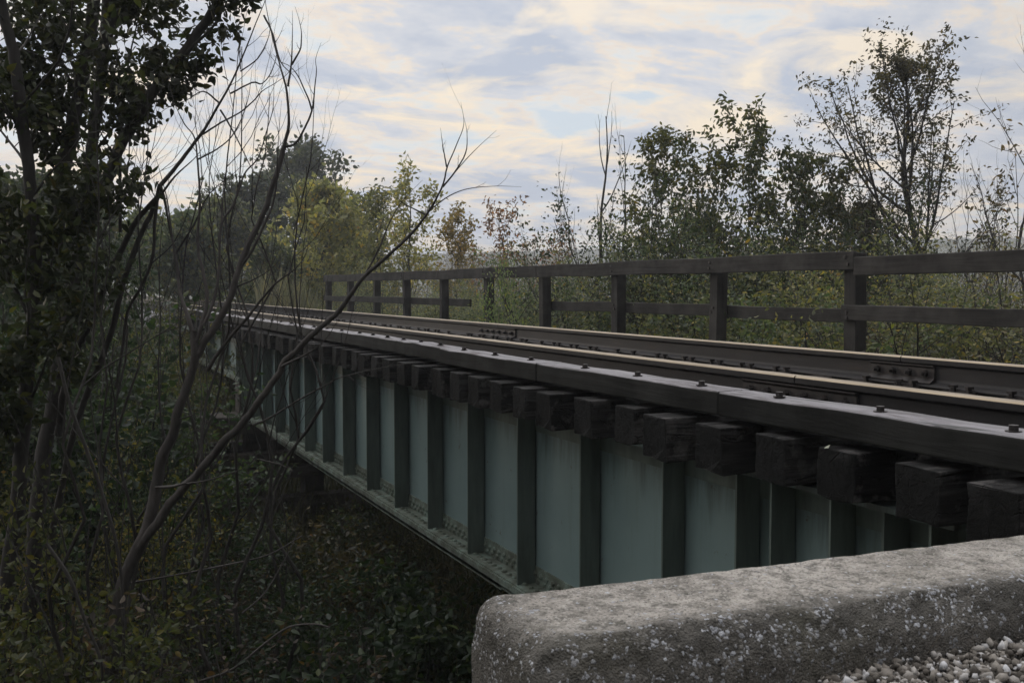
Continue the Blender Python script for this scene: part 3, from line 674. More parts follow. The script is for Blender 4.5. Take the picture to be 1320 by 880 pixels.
# pier and far abutment --------------------------------------------------
pier = empty('timber_pier', (3.95, 16.6, -4.2), 'dark stacked timber pier under the left end of the long girder', 'pier')
def pbox(name, x0, x1, y0, y1, z0, z1, mat=None):
    q = MB(); q.box(x0-3.95, x1-3.95, y0-16.6, y1-16.6, z0+4.2, z1+4.2); o = q.build(name, mat or M['crib'], pier); bev(o, .015); return o
pbox('cap', 1.75, 6.2, 16.2, 16.95, -2.34, -2.06)
pbox('bearing_block', 2.82, 3.2, 16.52, 16.93, -2.055, -1.52); pbox('bearing_block', 4.7, 5.2, 16.52, 16.93, -2.055, -1.52)
for i, x in enumerate((1.95, 2.9, 3.85, 4.8, 5.7)): pbox('pile', x, x+.32, 16.4, 16.75, -4.2, -2.345)
pbox('sill', 1.6, 6.3, 16.15, 16.39, -2.86, -2.66); pbox('sill', 1.5, 6.3, 16.15, 16.39, -3.10, -2.92); pbox('sill', 1.7, 6.2, 16.76, 17.0, -2.80, -2.55)
pbox('sill', 1.5, 6.3, 16.10, 16.39, -3.7, -3.4)
m = MB(); m.box(1.75, 6.2, 23.45, 24.1, -3.6, -1.56); m.box(1.9, 6.05, 23.72, 24.12, -1.558, -.83); o = m.build('far_abutment', M['conc2']); bev(o, .03)
tag(o, 'pale weathered concrete abutment at the far end of the bridge, left of the shallow girder', 'abutment')

# ------------------------------------------------------------------ vegetation
def tubes(polys):
    """polys: list of (pts (n,3), radii (n)) -> verts, quad faces"""
    VV = []; FF = []; base = 0
    for pts, rad in polys:
        n = len(pts); r0 = rad[0]; k_ = 9 if r0 > .03 else (6 if r0 > .012 else 4 if r0 > .005 else 3)
        d = np.gradient(pts, axis=0); d /= np.linalg.norm(d, axis=1)[:, None]+1e-9
        up = np.array([0.31, 0.17, .93]) if abs(d[0, 2]) < .85 else np.array([1., .13, 0])
        u = np.cross(d, up); u /= np.linalg.norm(u, axis=1)[:, None]+1e-9; w2 = np.cross(d, u)
        th = np.arange(k_)*2*np.pi/k_
        ring = (pts[:, None, :] + rad[:, None, None]*(np.cos(th)[None, :, None]*u[:, None, :] + np.sin(th)[None, :, None]*w2[:, None, :]))
        VV.append(ring.reshape(-1, 3)); I = base+np.arange(n*k_).reshape(n, k_); J = np.roll(I, -1, axis=1)
        FF.append(np.stack([I[:-1].ravel(), J[:-1].ravel(), J[1:].ravel(), I[1:].ravel()], 1)); base += n*k_
    return np.concatenate(VV), np.concatenate(FF)
def smooth_path(pts, per=4):
    """Catmull-Rom resample"""
    p = np.array(pts, float); q = np.concatenate([[2*p[0]-p[1]], p, [2*p[-1]-p[-2]]]); out = []
    for i in range(1, len(q)-2):
        for t in np.arange(per)/per:
            out.append(.5*((2*q[i]) + (-q[i-1]+q[i+1])*t + (2*q[i-1]-5*q[i]+4*q[i+1]-q[i+2])*t*t + (-q[i-1]+3*q[i]-3*q[i+1]+q[i+2])*t**3))
    out.append(q[-2]); return np.array(out)
def unit(v): return v/(np.linalg.norm(v)+1e-9)
class Plant:
    def __init__(s, seed): s.r = np.random.RandomState(seed); s.pl = []; s.sites = []
    def shoot(s, p, d, L_, r0, lv, cfg):
        """cfg: list per level of dict(n kids, ang, ratio, wander, up, segs, leaf)"""
        c = cfg[lv]; n = c.get('segs', 7); pts = [np.array(p, float)]; dd = unit(np.array(d, float)); st = L_/n
        for i in range(n):
            dd = unit(dd + s.r.randn(3)*c.get('wander', .12) + np.array([0, 0, c.get('up', .05)])); pts.append(pts[-1]+dd*st)
        pts = np.array(pts); rad = r0*(1-np.linspace(0, 1, n+1)*c.get('taper', .8))
        s.add(pts, rad, lv, cfg, L_)
    def add(s, pts, rad, lv, cfg, L_=None):
        c = cfg[lv]; s.pl.append((pts, rad))
        if L_ is None: L_ = np.linalg.norm(np.diff(pts, axis=0), axis=1).sum()
        n = len(pts)-1
        if c.get('leaf', 0):
            for _ in range(int(c['leaf'])):
                f = s.r.uniform(c.get('lf0', .2), 1)*n; i = min(int(f), n-1); q = pts[i]+(pts[i+1]-pts[i])*(f-i)
                s.sites.append((q, unit(pts[i+1]-pts[i])))
        if lv+1 < len(cfg):
            kids = c['n']; ph = s.r.uniform(0, 6.28); f0 = c.get('f0', .25)
            for j in range(kids):
                f = (f0+(1-f0)*((j+s.r.uniform(.1, .9))/kids))*n; i = min(int(f), n-1); q = pts[i]+(pts[i+1]-pts[i])*(f-i); t = unit(pts[i+1]-pts[i])
                ph += 2.4+s.r.uniform(-.5, .5); u = unit(np.cross(t, [.3, .1, .9]) if abs(t[2]) < .9 else np.cross(t, [1, 0, .1])); w2 = np.cross(t, u)
                an = R(c.get('ang', 45)+s.r.uniform(-12, 12)); dd = t*math.cos(an)+(u*math.cos(ph)+w2*math.sin(ph))*math.sin(an)
                fr = f/n; Lc = L_*c.get('ratio', .5)*(c.get('shape', lambda x: 1-.55*x)(fr))*s.r.uniform(.7, 1.2)
                rr = min(np.interp(f, np.arange(n+1), rad)*.75, max(.0025, Lc*c.get('rk', .016)))
                s.shoot(q, dd, Lc, rr, lv+1, cfg)
    def leaves(s, per=1, size=.06, wr=.5, spread=.04, droop=.2, szv=.35, flat=0.3):
        if not s.sites: return None
        r = s.r; Q = np.array([q for q, t in s.sites]); T = np.array([t for q, t in s.sites])
        Q = np.repeat(Q, per, axis=0); T = np.repeat(T, per, axis=0); n = len(Q)
        Q = Q + r.randn(n, 3)*spread
        D = T*.5 + r.randn(n, 3)*.75; D[:, 2] -= droop; D /= np.linalg.norm(D, axis=1)[:, None]+1e-9
        nr = r.randn(n, 3)*.8; nr[:, 2] += flat; W = np.cross(D, nr); W /= np.linalg.norm(W, axis=1)[:, None]+1e-9; Nn = np.cross(W, D)
        sz = size*(1+r.uniform(-szv, szv, n))[:, None]
        # six-point blade, a little cupped and bent
        pts = [(0, 0, 0), (.5, .30, .10), (.42, .62, .04), (0, 1.0, -.12), (-.42, .62, .04), (-.5, .30, .10)]
        V_ = np.stack([Q + W*(x*wr)*sz*1.0 + D*(y_*sz) + Nn*(z*sz) for x, y_, z in pts], 1)
        mid = np.stack([Q, Q+D*(1.0*sz)+Nn*(-.12*sz)], 1)
        Vt = V_.reshape(-1, 3); I = np.arange(n)[:, None]*6
        F1 = np.concatenate([I+np.array([[0, 1, 2, 3]]), I+np.array([[0, 3, 4, 5]])])
        clump = r.rand(n)
        a = np.repeat(clump, 6)
        return Vt, F1, a
def plant_meshes(pl, base=(0, 0, 0), bark='bark', **lk):
    v, f = tubes(pl.pl); b_ = np.array(base); wm = np_mesh('branches', v-b_, f, M[bark], smooth=True); lm = None
    r = pl.leaves(**lk) if lk else None
    if r is not None: lm = np_mesh('foliage', r[0]-b_, r[1], M['leaf'], r[2])
    return wm, lm
def put_plant(name, wm, lm, loc, label, cat, group=None, color=(.06, .08, .03), sc=1.0, rz=0.0, wname='branches', lname='foliage', scz=None):
    t = empty(name, loc, label, cat, group, rz); t.scale = (sc, sc, scz or sc)
    if wm: link(wname, wm, None, t)
    if lm: o = link(lname, lm, None, t); o.color = (*color, 1)
    return t

# --- prototypes (each built about 1:1, origin at the foot) ---
def shrub_proto(seed, H=2.2, stems=11, leaf=9, ang=24, lsize=.05, spread=.05, up=.10, kids=(6, 4), wr=.5, per=2, bark='bark', droop=.25, spreadr=.35):
    p = Plant(seed)
    cfg = [dict(n=kids[0], ang=42, ratio=.42, wander=.10, up=up, segs=8, leaf=leaf, lf0=.25, f0=.15, taper=.85),
           dict(n=kids[1], ang=45, ratio=.50, wander=.14, up=.05, segs=5, leaf=leaf, lf0=.1, f0=.2),
           dict(wander=.16, up=.02, segs=4, leaf=max(2, leaf//2) if leaf else 0, lf0=0.0)]
    for i in range(stems):
        a = i*2.4+p.r.uniform(-.3, .3); tl = R(p.r.uniform(4, ang)); rr = p.r.uniform(0, spreadr)
        p.shoot((math.cos(a)*rr, math.sin(a)*rr, -.15), (math.cos(a)*math.sin(tl), math.sin(a)*math.sin(tl), math.cos(tl)), H*p.r.uniform(.65, 1.08), .013*H/2, 0, cfg)
    if leaf: return plant_meshes(p, bark=bark, per=per, size=lsize, wr=wr, spread=spread, droop=droop)
    return plant_meshes(p, bark=bark)
SPEC = {   # stems, leaf sites, lean, leaf length, clump, lift, kids, leaf width, leaves per site, bark
 'round': (13, 9, 30, .058, .06, .04, (6, 4), .5, 2, 'bark'),
 'loose': (9, 7, 20, .066, .06, .10, (6, 3), .5, 2, 'bark'),
 'tall': (9, 8, 12, .062, .05, .12, (8, 3), .42, 2, 'bark'),
 'twiggy': (15, 1, 20, .045, .03, .10, (7, 5), .5, 1, 'bark_grey'),
 'big': (12, 6, 32, .080, .07, .03, (6, 3), .55, 2, 'bark'),
 'fine': (13, 9, 26, .040, .06, .06, (7, 4), .5, 3, 'bark'),
}
SH = {}
def get_proto(kind, h):
    """a shrub of about the right real height, so that its leaves keep their real size"""
    Hc = min((1.3, 2.1, 3.2, 4.6), key=lambda q: abs(math.log(q/h)))
    if (kind, Hc) not in SH:
        st, lf_, ang, ls, sp2, up, kids, wr, per, bk = SPEC[kind]
        m = {1.3: (0, -1), 2.1: (0, 0), 3.2: (3, 1), 4.6: (4, 1)}[Hc]
        kd = (kids[0]+m[0], max(2, kids[1]+m[1]))
        wm, lm = shrub_proto(hash_(kind)+int(Hc*10), Hc, st, lf_+(2 if Hc > 3 else 0), ang, ls, sp2*(1+.25*(Hc > 3)), up, kd, wr, per, bk, spreadr=.12*Hc)
        mm = lm or wm; a_ = np.empty(len(mm.vertices)*3, np.float32); mm.vertices.foreach_get('co', a_)
        SH[(kind, Hc)] = (wm, lm, float(np.percentile(a_[2::3], 98)))
    return SH[(kind, Hc)]
def hash_(k): return sum(ord(c)*(i+3) for i, c in enumerate(k)) % 977
def place_shrub(kind, px, D, top, label, color, group, H0=None, wide=1.0, name='shrub', cat='shrub', rz=None):
    p = P(px, 371, D); g = gz(p.x, p.y); zt = (371-top)/1283*D; h = max(.5, zt-g); wm, lm, hh = get_proto(kind, h); s_ = h/hh
    if rz is None: rz = (px*7.3+D*3.1) % 6.28
    return put_plant(name, wm, lm, (p.x, p.y, g-.05), label, cat, group, color, s_*wide, rz, 'stems', 'foliage', s_)

OL = (.135, .138, .080); GR = (.105, .135, .078); DG = (.035, .048, .028); YG = (.165, .160, .082); GG = (.165, .180, .130); TAN = (.24, .205, .155); BR = (.11, .075, .055); YL = (.20, .16, .04)

# --- growth beyond the fence ---
G1 = 'bushes beyond the fence'
band = [
 ('fine', 385, 36, 352, 'grey green bush behind the far end post of the fence', GG),
 ('twiggy', 440, 34, 350, 'greyish twiggy brush behind the four closest-set fence posts', TAN),
 ('fine', 492, 31, 348, 'grey green bush seen through the fence just left of the broken mid rail', GG),
 ('twiggy', 540, 29, 345, 'pale twiggy brush behind the broken end of the mid rail', TAN),
 ('loose', 586, 26, 352, 'thin olive bush behind the fence, left of the bright sapling', OL),
 ('round', 640, 24, 358, 'mid green bush straight behind the bright sapling', GG),
 ('fine', 690, 22.5, 358, 'grey green bush behind the fence post right of the bright sapling', GG),
 ('loose', 735, 21.5, 350, 'yellow green bush at the foot of the bare pole-like saplings', YG),
 ('round', 780, 20, 346, 'leafy green bush seen through the fence under the bare saplings', GR),
 ('tall', 822, 19, 296, 'yellowish bush rising over the top rail, right of the bare saplings', YG),
 ('round', 850, 17, 345, 'leafy green bush behind the fence between the third and fourth posts from the right', GG),
 ('fine', 872, 17.5, 300, 'pale grey green vine-covered bush rising above the top rail', (.10, .13, .09)),
 ('round', 918, 16.5, 322, 'dark leafy bush behind the fence, left of the middle of the dark copse', GR),
 ('big', 962, 15.2, 350, 'large-leaved green bush behind the second fence post from the right', GG),
 ('round', 1010, 14.8, 335, 'olive bush filling the fence bay left of the stepped post', OL),
 ('loose', 1052, 14.2, 330, 'yellow green bush just left of the stepped fence post', YG),
 ('round', 1098, 13.4, 345, 'green and yellow bush right behind the stepped fence post', OL),
 ('fine', 1140, 13.8, 322, 'yellow olive bush right of the stepped fence post', YG),
 ('twiggy', 1178, 12.6, 335, 'brown twiggy bush at the foot of the tall airy tree', BR),
 ('twiggy', 1225, 12.2, 330, 'tan brush right of the foot of the tall airy tree', TAN),
 ('fine', 1262, 12.4, 345, 'dull green bush among the tan brush near the right edge', GG),
 ('twiggy', 1300, 11.8, 328, 'tan twiggy brush at the right edge of the photo', TAN),
 ('round', 1335, 11.6, 350, 'dull green bush half cut off by the right edge of the photo', OL),
 ('fine', 1190, 11.6, 405, 'low yellow green bush under the mid rail, right of the stepped post', YG),
 ('round', 1120, 11.9, 405, 'low green bush under the mid rail behind the stepped post', GR),
 ('round', 1010, 13.0, 402, 'low dark green bush under the mid rail, left of the stepped post', GR),
 ('big', 905, 15.0, 392, 'low green bush under the mid rail at the second post from the right', GR),
 ('round', 830, 16.4, 392, 'low green bush under the mid rail right of the third post from the right', OL),
 ('fine', 745, 18.8, 388, 'low bush under the mid rail, right of the post beside the sapling', GG),
 ('twiggy', 1265, 11.0, 402, 'low tan brush under the mid rail near the right edge', TAN),
 ('fine', 570, 27.5, 380, 'low grey green bush behind the broken end of the mid rail', GG),
 ('fine', 465, 31, 372, 'low grey bush seen between the closest-set fence posts', GG),
]
for b_ in band:
    kd, px, D, top, lb, cc = b_
    place_shrub(kd, px, D, top, lb, cc, G1, wide=1.12 if kd != 'tall' else 1.0)

# tan grass and weeds on the far bank: uncountable blades
def grass(name, label, n, pxr, Dr, hr, colr, seed, lean=.25, wd=.012):
    r = np.random.RandomState(seed); px = r.uniform(*pxr, n); D = r.uniform(*Dr, n) if not callable(Dr) else Dr(px, r)
    v0 = np.array([P(x, 371, d)[:] for x, d in zip(px, D)]); z = ground(v0[:, 0], v0[:, 1]); h = r.uniform(*hr, n)
    b0 = np.stack([v0[:, 0], v0[:, 1], z-.05], 1); ln = r.randn(n, 3)*lean; ln[:, 2] = 0
    side = r.randn(n, 3); side[:, 2] = 0; side /= np.linalg.norm(side, axis=1)[:, None]; side *= wd
    hz = np.stack([0*h, 0*h, h], 1); m1 = b0+hz*.55+ln*h[:, None]*.3; tp = b0+hz+ln*h[:, None]
    V_ = np.stack([b0-side, b0+side, m1+side*.8, m1-side*.8, tp+side*.15, tp-side*.15], 1).reshape(-1, 3); I = np.arange(n)[:, None]*6
    F1 = np.concatenate([I+np.array([[0, 1, 2, 3]]), I+np.array([[3, 2, 4, 5]])])
    me = np_mesh(name, V_, F1, M['leaf'], np.repeat(r.rand(n)*.9, 6)); o = link(name, me); o.color = (*colr, 1)
    return tag(o, label, 'grass', kind='stuff')
grass('tall_grass', 'tall tan grass and dead weeds on the far bank at the right edge', 26000, (1120, 1420), (10.6, 17), (1.0, 2.6), (.19, .165, .12), 3)
grass('reeds', 'grey tan reeds and dead weeds beyond the far end of the fence', 14000, (330, 700), (30, 52), (.7, 1.7), (.19, .175, .14), 4, .18, .02)
grass('weeds', 'green weeds filling the bank behind the fence', 16000, (560, 1250), lambda px, r: 9.0/(((px-660)/1283*.906)+.4236)*r.uniform(1.0, 1.5, len(px)), (.6, 2.3), (.11, .12, .07), 5, .3, .014)

# --- individual trees on the right ---
def tree_on(px, D, seed, H_top, cfg, r0, label, name='tree', cat='tree', color=OL, bark='bark', lean=(0, 0), paths=None, group=None, **lk):
    p0 = P(px, 371, D); g = gz(p0.x, p0.y); base = np.array([p0.x, p0.y, g-.15]); top = P(px+lean[0], H_top, D); H = top.z-base[2]
    pl = Plant(seed); n = 12; pts = []
    for i in range(n+1):
        t = i/n; q = base*(1-t)+np.array(top[:])*t; q = q+np.append(pl.r.randn(2)*.018*H*math.sin(t*3.14), 0)
        pts.append(q)
    pl.add(smooth_path(pts, 2), r0*(1-.88*np.linspace(0, 1, 2*n+1)), 0, cfg, H)
    wm, lm = plant_meshes(pl, base, bark, **lk) if lk else (plant_meshes(pl, base, bark))
    return put_plant(name, wm, lm, tuple(base), label, cat, group, color, 1.0, 0, 'trunk', 'crown')
# tall airy tree
cfgA = [dict(n=34, ang=36, ratio=.34, up=.1, f0=.22, shape=lambda x: .12+1.1*math.sin(3.14*min(1, .05+1.05*max(0, x-.08))), rk=.010),
        dict(n=8, ang=40, ratio=.42, wander=.09, up=.12, segs=8, leaf=7, lf0=.35, f0=.2, rk=.011),
        dict(n=3, ang=42, ratio=.5, wander=.13, up=.02, segs=5, leaf=11, lf0=.1), dict(wander=.15, up=0, segs=4, leaf=6)]
tree_on(1188, 20, 21, 88, cfgA, .11, 'tall airy tree standing alone against the sky at right, dark trunk and sparse leaves', color=(.075, .065, .040), per=1, size=.085, wr=.42, spread=.06, droop=.5, lean=(-22, 0))
# copse
cfgB = [dict(n=24, ang=40, ratio=.38, up=.1, f0=.18, shape=lambda x: 1.1-.8*x, rk=.010),
        dict(n=6, ang=42, ratio=.45, wander=.12, up=.08, segs=7, leaf=8, lf0=.2, f0=.15, rk=.011),
        dict(n=2, ang=45, ratio=.5, wander=.15, up=-.02, segs=5, leaf=12, lf0=.0), dict(wander=.15, up=-.05, segs=3, leaf=6)]
KW = dict(per=1, size=.105, wr=.45, spread=.07, droop=.7)
cop = 'small trees of the dark copse'
tree_on(852, 20, 31, 195, cfgB, .045, 'slim leafy tree at the left end of the dark copse', color=(.095, .095, .040), group=cop, **KW)
tree_on(905, 19, 32, 212, cfgB, .040, 'short leafy tree second from the left in the dark copse', color=(.085, .088, .040), group=cop, **KW)
tree_on(972, 19, 33, 172, cfgB, .050, 'tallest leafy tree in the middle of the dark copse', color=(.085, .090, .040), group=cop, **KW)
tree_on(1022, 18.5, 34, 228, cfgB, .042, 'low broad tree right of the tallest one in the dark copse', color=(.065, .070, .034), group=cop, **KW)
tree_on(1068, 19.5, 35, 238, cfgB, .040, 'dark low tree at the right end of the copse, before the airy tree', color=(.060, .062, .034), group=cop, **KW)
tree_on(1110, 21, 36, 275, cfgA, .040, 'thin half bare tree between the copse and the tall airy tree', color=(.05, .045, .03), group=cop, per=1, size=.08, wr=.42, spread=.06, droop=.5)
for i, (px, D, top, lb, cc) in enumerate([(860, 18.2, 262, 'dark ivy-covered bush at the left foot of the copse', DG), (915, 17.8, 268, 'dark green thicket bush under the left part of the copse', DG), (968, 17.6, 258, 'dark green thicket bush under the middle of the copse', DG), (1020, 17.4, 255, 'nearly black thicket bush under the right part of the copse', DG), (1070, 17.6, 262, 'nearly black thicket bush at the right foot of the copse', DG)]):
    place_shrub('round', px, D, top, lb, cc, 'thicket bushes in the copse', wide=.85)
# right edge
cfgC = [dict(n=14, ang=30, ratio=.40, up=.1, f0=.3, rk=.009), dict(n=5, ang=35, ratio=.45, wander=.10, up=.14, segs=8, rk=.010), dict(wander=.12, up=.1, segs=5)]
cfgE0 = [dict(n=12, ang=36, ratio=.42, up=.08, f0=.3, rk=.010), dict(n=5, ang=40, ratio=.45, wander=.13, up=.12, segs=7, leaf=3, lf0=.4, rk=.010), dict(wander=.15, up=0, segs=5, leaf=4, lf0=.3)]
tree_on(1335, 17, 41, 95, cfgC, .05, 'bare slender tree at the right edge of the photo', bark='bark')
tree_on(1308, 15.5, 42, 190, cfgE0, .03, 'half bare young tree with a few rusty leaves at the right edge', color=(.09, .065, .03), per=1, size=.085, wr=.45, spread=.06, droop=.5)
tree_on(1245, 17, 43, 245, cfgC, .03, 'leafless twiggy young tree just right of the tall airy tree', bark='bark')
tree_on(1285, 16.5, 44, 230, cfgC, .03, 'leafless twiggy young tree close to the right edge', bark='bark')
# bare pole saplings
cfgD = [dict(n=8, ang=26, ratio=.32, up=.1, f0=.40, rk=.011), dict(n=3, ang=25, ratio=.4, wander=.07, up=.16, segs=7, rk=.012), dict(wander=.08, up=.12, segs=4)]
sb = 'bare pole saplings'
tree_on(773, 20, 51, 150, cfgD, .075, 'tallest bare pole sapling, straight, rising left of the copse', lean=(8, 0), group=sb)
tree_on(812, 21, 52, 175, cfgD, .05, 'bare sapling bending between the tallest pole and the copse', lean=(-8, 0), group=sb)
tree_on(762, 22, 53, 222, cfgD, .045, 'short bare sapling leaning left beside the tallest pole', lean=(-42, 0), group=sb)
tree_on(745, 23, 54, 250, cfgD, .018, 'thin bare whip left of the tallest pole sapling', lean=(-18, 0), group=sb)
# brown-leaved small tree
cfgE = [dict(n=14, ang=48, ratio=.50, up=.05, f0=.25, rk=.010), dict(n=5, ang=40, ratio=.45, wander=.13, up=.12, segs=7, leaf=7, lf0=.4, rk=.010), dict(wander=.15, up=0, segs=5, leaf=10, lf0=.3)]
tree_on(668, 30, 61, 282, cfgE, .06, 'small half bare tree with hanging brown leaves above the fence', color=(.19, .10, .062), lean=(-25, 0), per=1, size=.13, wr=.4, spread=.07, droop=.9)
tree_on(712, 33, 62, 318, cfgE, .05, 'smaller brown-leaved tree just right of the bigger brown one', color=(.19, .10, .062), lean=(10, 0), per=1, size=.12, wr=.4, spread=.07, droop=.9)
# pale yellow-green open tree
cfgF = [dict(n=20, ang=42, ratio=.38, up=.1, f0=.2, shape=lambda x: 1.15-.8*x, rk=.010), dict(n=6, ang=42, ratio=.45, wander=.12, up=.1, segs=7, leaf=8, lf0=.2, rk=.010), dict(wander=.15, up=0, segs=5, leaf=9, lf0=.0)]
tree_on(528, 34, 63, 240, cfgF, .08, 'open yellow green tree with gaps of sky, left of the brown one', color=(.30, .28, .14), per=2, size=.14, wr=.5, spread=.12, droop=.2)
tree_on(590, 38, 64, 285, cfgF, .06, 'low yellowish tree beneath the leaning bare branch tip', color=(.26, .19, .08), per=2, size=.14, wr=.5, spread=.12, droop=.2)
tree_on(487, 36, 65, 262, cfgF, .06, 'low olive tree between the round yellow tree and the open one', color=(.16, .16, .08), per=2, size=.14, wr=.5, spread=.12, droop=.2)
# denser big trees
cfgG = [dict(n=26, ang=52, ratio=.36, up=.08, f0=.12, shape=lambda x: 1.2*math.sin(min(1, .22+.85*x)*3.14)**.6+.1, rk=.011), dict(n=8, ang=45, ratio=.42, wander=.14, up=.08, segs=6, leaf=16, lf0=.15, rk=.010), dict(wander=.15, up=0, segs=4, leaf=16, lf0=.0)]
KG = dict(per=2, size=.20, wr=.6, spread=.20, droop=.1)
bt = 'leafy trees beyond the far end of the bridge'
tree_on(420, 38, 71, 250, cfgG, .12, 'round olive yellow tree with orange tinted top beyond the fence end', color=(.30, .285, .14), group=bt, **KG)
tree_on(395, 62, 72, 196, cfgG, .2, 'tallest round dark green tree behind the olive yellow one', color=(.055, .066, .040), group=bt, per=2, size=.30, wr=.6, spread=.3, droop=.1)
tree_on(335, 50, 73, 236, cfgG, .16, 'dark blue green pointed tree left of the tallest round one', color=(.070, .082, .066), group=bt, per=2, size=.26, wr=.5, spread=.24, droop=.3)
tree_on(285, 42, 74, 268, cfgG, .12, 'dull green tree behind the middle bare stems', color=(.12, .13, .085), group=bt, **KG)
tree_on(240, 36, 75, 290, cfgG, .10, 'green tree low behind the left bare stems', color=(.11, .13, .08), group=bt, **KG)
tree_on(185, 40, 76, 285, cfgG, .11, 'green tree directly over the vanishing track', color=(.115, .13, .08), group=bt, **KG)
tree_on(350, 34, 77, 325, cfgG, .07, 'short green tree under the dark pointed one', color=(.085, .10, .06), group=bt, per=2, size=.15, wr=.55, spread=.16, droop=.1)
tree_on(120, 34, 78, 270, cfgG, .10, 'dull green tree seen between the dark trunks at left', color=(.08, .095, .055), group=bt, **KG)
tree_on(455, 42, 79, 290, cfgG, .08, 'low yellow green tree right of the round olive one', color=(.19, .18, .08), group=bt, per=2, size=.16, wr=.55, spread=.18, droop=.1)
tree_on(50, 30, 80, 240, cfgG, .10, 'shadowy green tree behind the leftmost trunks', color=(.042, .055, .028), group=bt, **KG)
tree_on(-30, 26, 81, 230, cfgG, .10, 'shadowy green tree cut by the left edge of the photo', color=(.042, .055, .028), group=bt, **KG)
# far scrub line on the plain
for i, (px, D, top, lb, cc) in enumerate([(600, 75, 322, 'low reddish scrub bush far out on the plain', BR), (650, 82, 325, 'grey scrub bush far out on the plain above the fence', TAN), (705, 78, 325, 'dull scrub bush far out, left of the bare poles', TAN), (745, 70, 330, 'far pale scrub bush behind the bare poles', TAN), (1150, 60, 312, 'far grey green scrub bush right of the copse', GG), (1215, 64, 312, 'far grey scrub bush right of the airy trunk', TAN), (1280, 60, 308, 'far grey scrub bush near the right edge', TAN)]):
    place_shrub('twiggy' if i % 2 else 'fine', px, D, top, lb, cc, 'far scrub on the plain', wide=1.6)
# bright sapling between rail and fence
place_shrub('loose', 643, 15.9, 362, 'bright pale green sapling growing through the deck in front of the fence', (.15, .20, .095), None, wide=.42, name='sapling', cat='sapling')

# --- lower left thicket ---
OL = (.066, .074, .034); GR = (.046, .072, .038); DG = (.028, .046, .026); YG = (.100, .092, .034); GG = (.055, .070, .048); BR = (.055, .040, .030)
G2 = 'thicket bushes below the bridge'
low = [
 ('round', 236, 17.6, 448, 'yellow green bush in front of the far abutment', YG, .42),
 ('big', 175, 15.5, 470, 'olive bush just left of the pale far abutment', YG, .7),
 ('round', 150, 15, 420, 'green bush beside the vanishing track, behind the bare stems', OL, .8),
 ('loose', 120, 13, 400, 'olive bush between the two leftmost trunks', OL, 1.2),
 ('round', 60, 12, 370, 'dark bush behind the left trunk', GR, 1.2),
 ('round', 20, 10.5, 235, 'tall shadowy bush crowding behind the leftmost trunks', DG, .55),
 ('fine', 85, 11.5, 330, 'tall dark bush between the leafy trunks and the thin leafless tree', DG, .5),
 ('loose', -25, 8.5, 260, 'tall dark bush cut off by the left edge of the photo', DG, .6),
 ('round', 205, 19.5, 405, 'yellow green bush hiding the shoulder of the track beyond the bridge', YG, .8),
 ('fine', 232, 21.5, 418, 'olive bush against the bank beside the far abutment', OL, .6),
 ('loose', 190, 17, 425, 'olive bush left of the far end of the deck', OL, .7),
 ('fine', 345, 18.2, 590, 'dim bush in the shade behind the timber pier', DG, .8),
 ('fine', 300, 20, 560, 'dim bush on the bank between the pier and the far abutment', DG, .8),
 ('big', 10, 9, 400, 'dark leafy bush at the left edge, half way up', DG, 1.2),
 ('fine', 150, 12, 570, 'dark green bush low behind the leaning trunk', GR, .9),
 ('fine', 205, 13, 600, 'bright mossy green bush left of the timber pier foot', (.045, .085, .03), .6),
 ('fine', 130, 10, 520, 'dull bush at the centre of the left thicket', GR, 1.3),
 ('fine', 330, 12, 690, 'dusky bush in front of the timber pier foot', DG, 1.1),
 ('fine', 400, 10.5, 655, 'leafy bush under the long girder, left part', GG, 1.1),
 ('round', 470, 9.5, 670, 'reddish olive bush under the middle of the long girder', (.07, .06, .035), 1.2),
 ('round', 540, 8.2, 735, 'dark bush in the shadow left of the concrete block', DG, 1.2),
 ('fine', 40, 7.5, 570, 'yellow flecked bush against the left trunk foot', YG, .9),
 ('loose', -10, 6, 660, 'yellow green bush at the lower left edge', OL, .9),
 ('twiggy', 95, 7, 670, 'dim bush between left trunk foot and bare stems', GR, 1.0),
 ('twiggy', 255, 8.5, 690, 'brownish twiggy bush right of the bare stems foot', BR, 1.0),
 ('fine', 330, 8, 730, 'dark bush low in the middle of the ravine', DG, 1.3),
 ('twiggy', 420, 7.4, 775, 'dark sprawling bush in the ravine, lower centre', DG, 1.2),
 ('twiggy', 215, 6.2, 790, 'dim bush at the bottom edge, right of the bare stems', DG, 1.1),
 ('fine', 50, 5.2, 800, 'yellow green leafy bush in the lower left corner', OL, 1.0),
 ('twiggy', 130, 5.6, 780, 'tangled twigs at the bottom of the photo, under the bare stems', BR, 1.2),
 ('twiggy', 360, 6.2, 790, 'tangled bare twigs at the bottom centre left', BR, 1.3),
 ('round', 500, 6.4, 830, 'dark bush at the bottom edge beside the concrete block', DG, 1.2),
]
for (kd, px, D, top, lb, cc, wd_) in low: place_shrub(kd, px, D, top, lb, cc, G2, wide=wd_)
grass('undergrowth', 'dim weeds and dead stalks covering the ravine floor', 20000, (-150, 680), (5, 24), (.3, 1.1), (.05, .05, .028), 8, .5, .010)

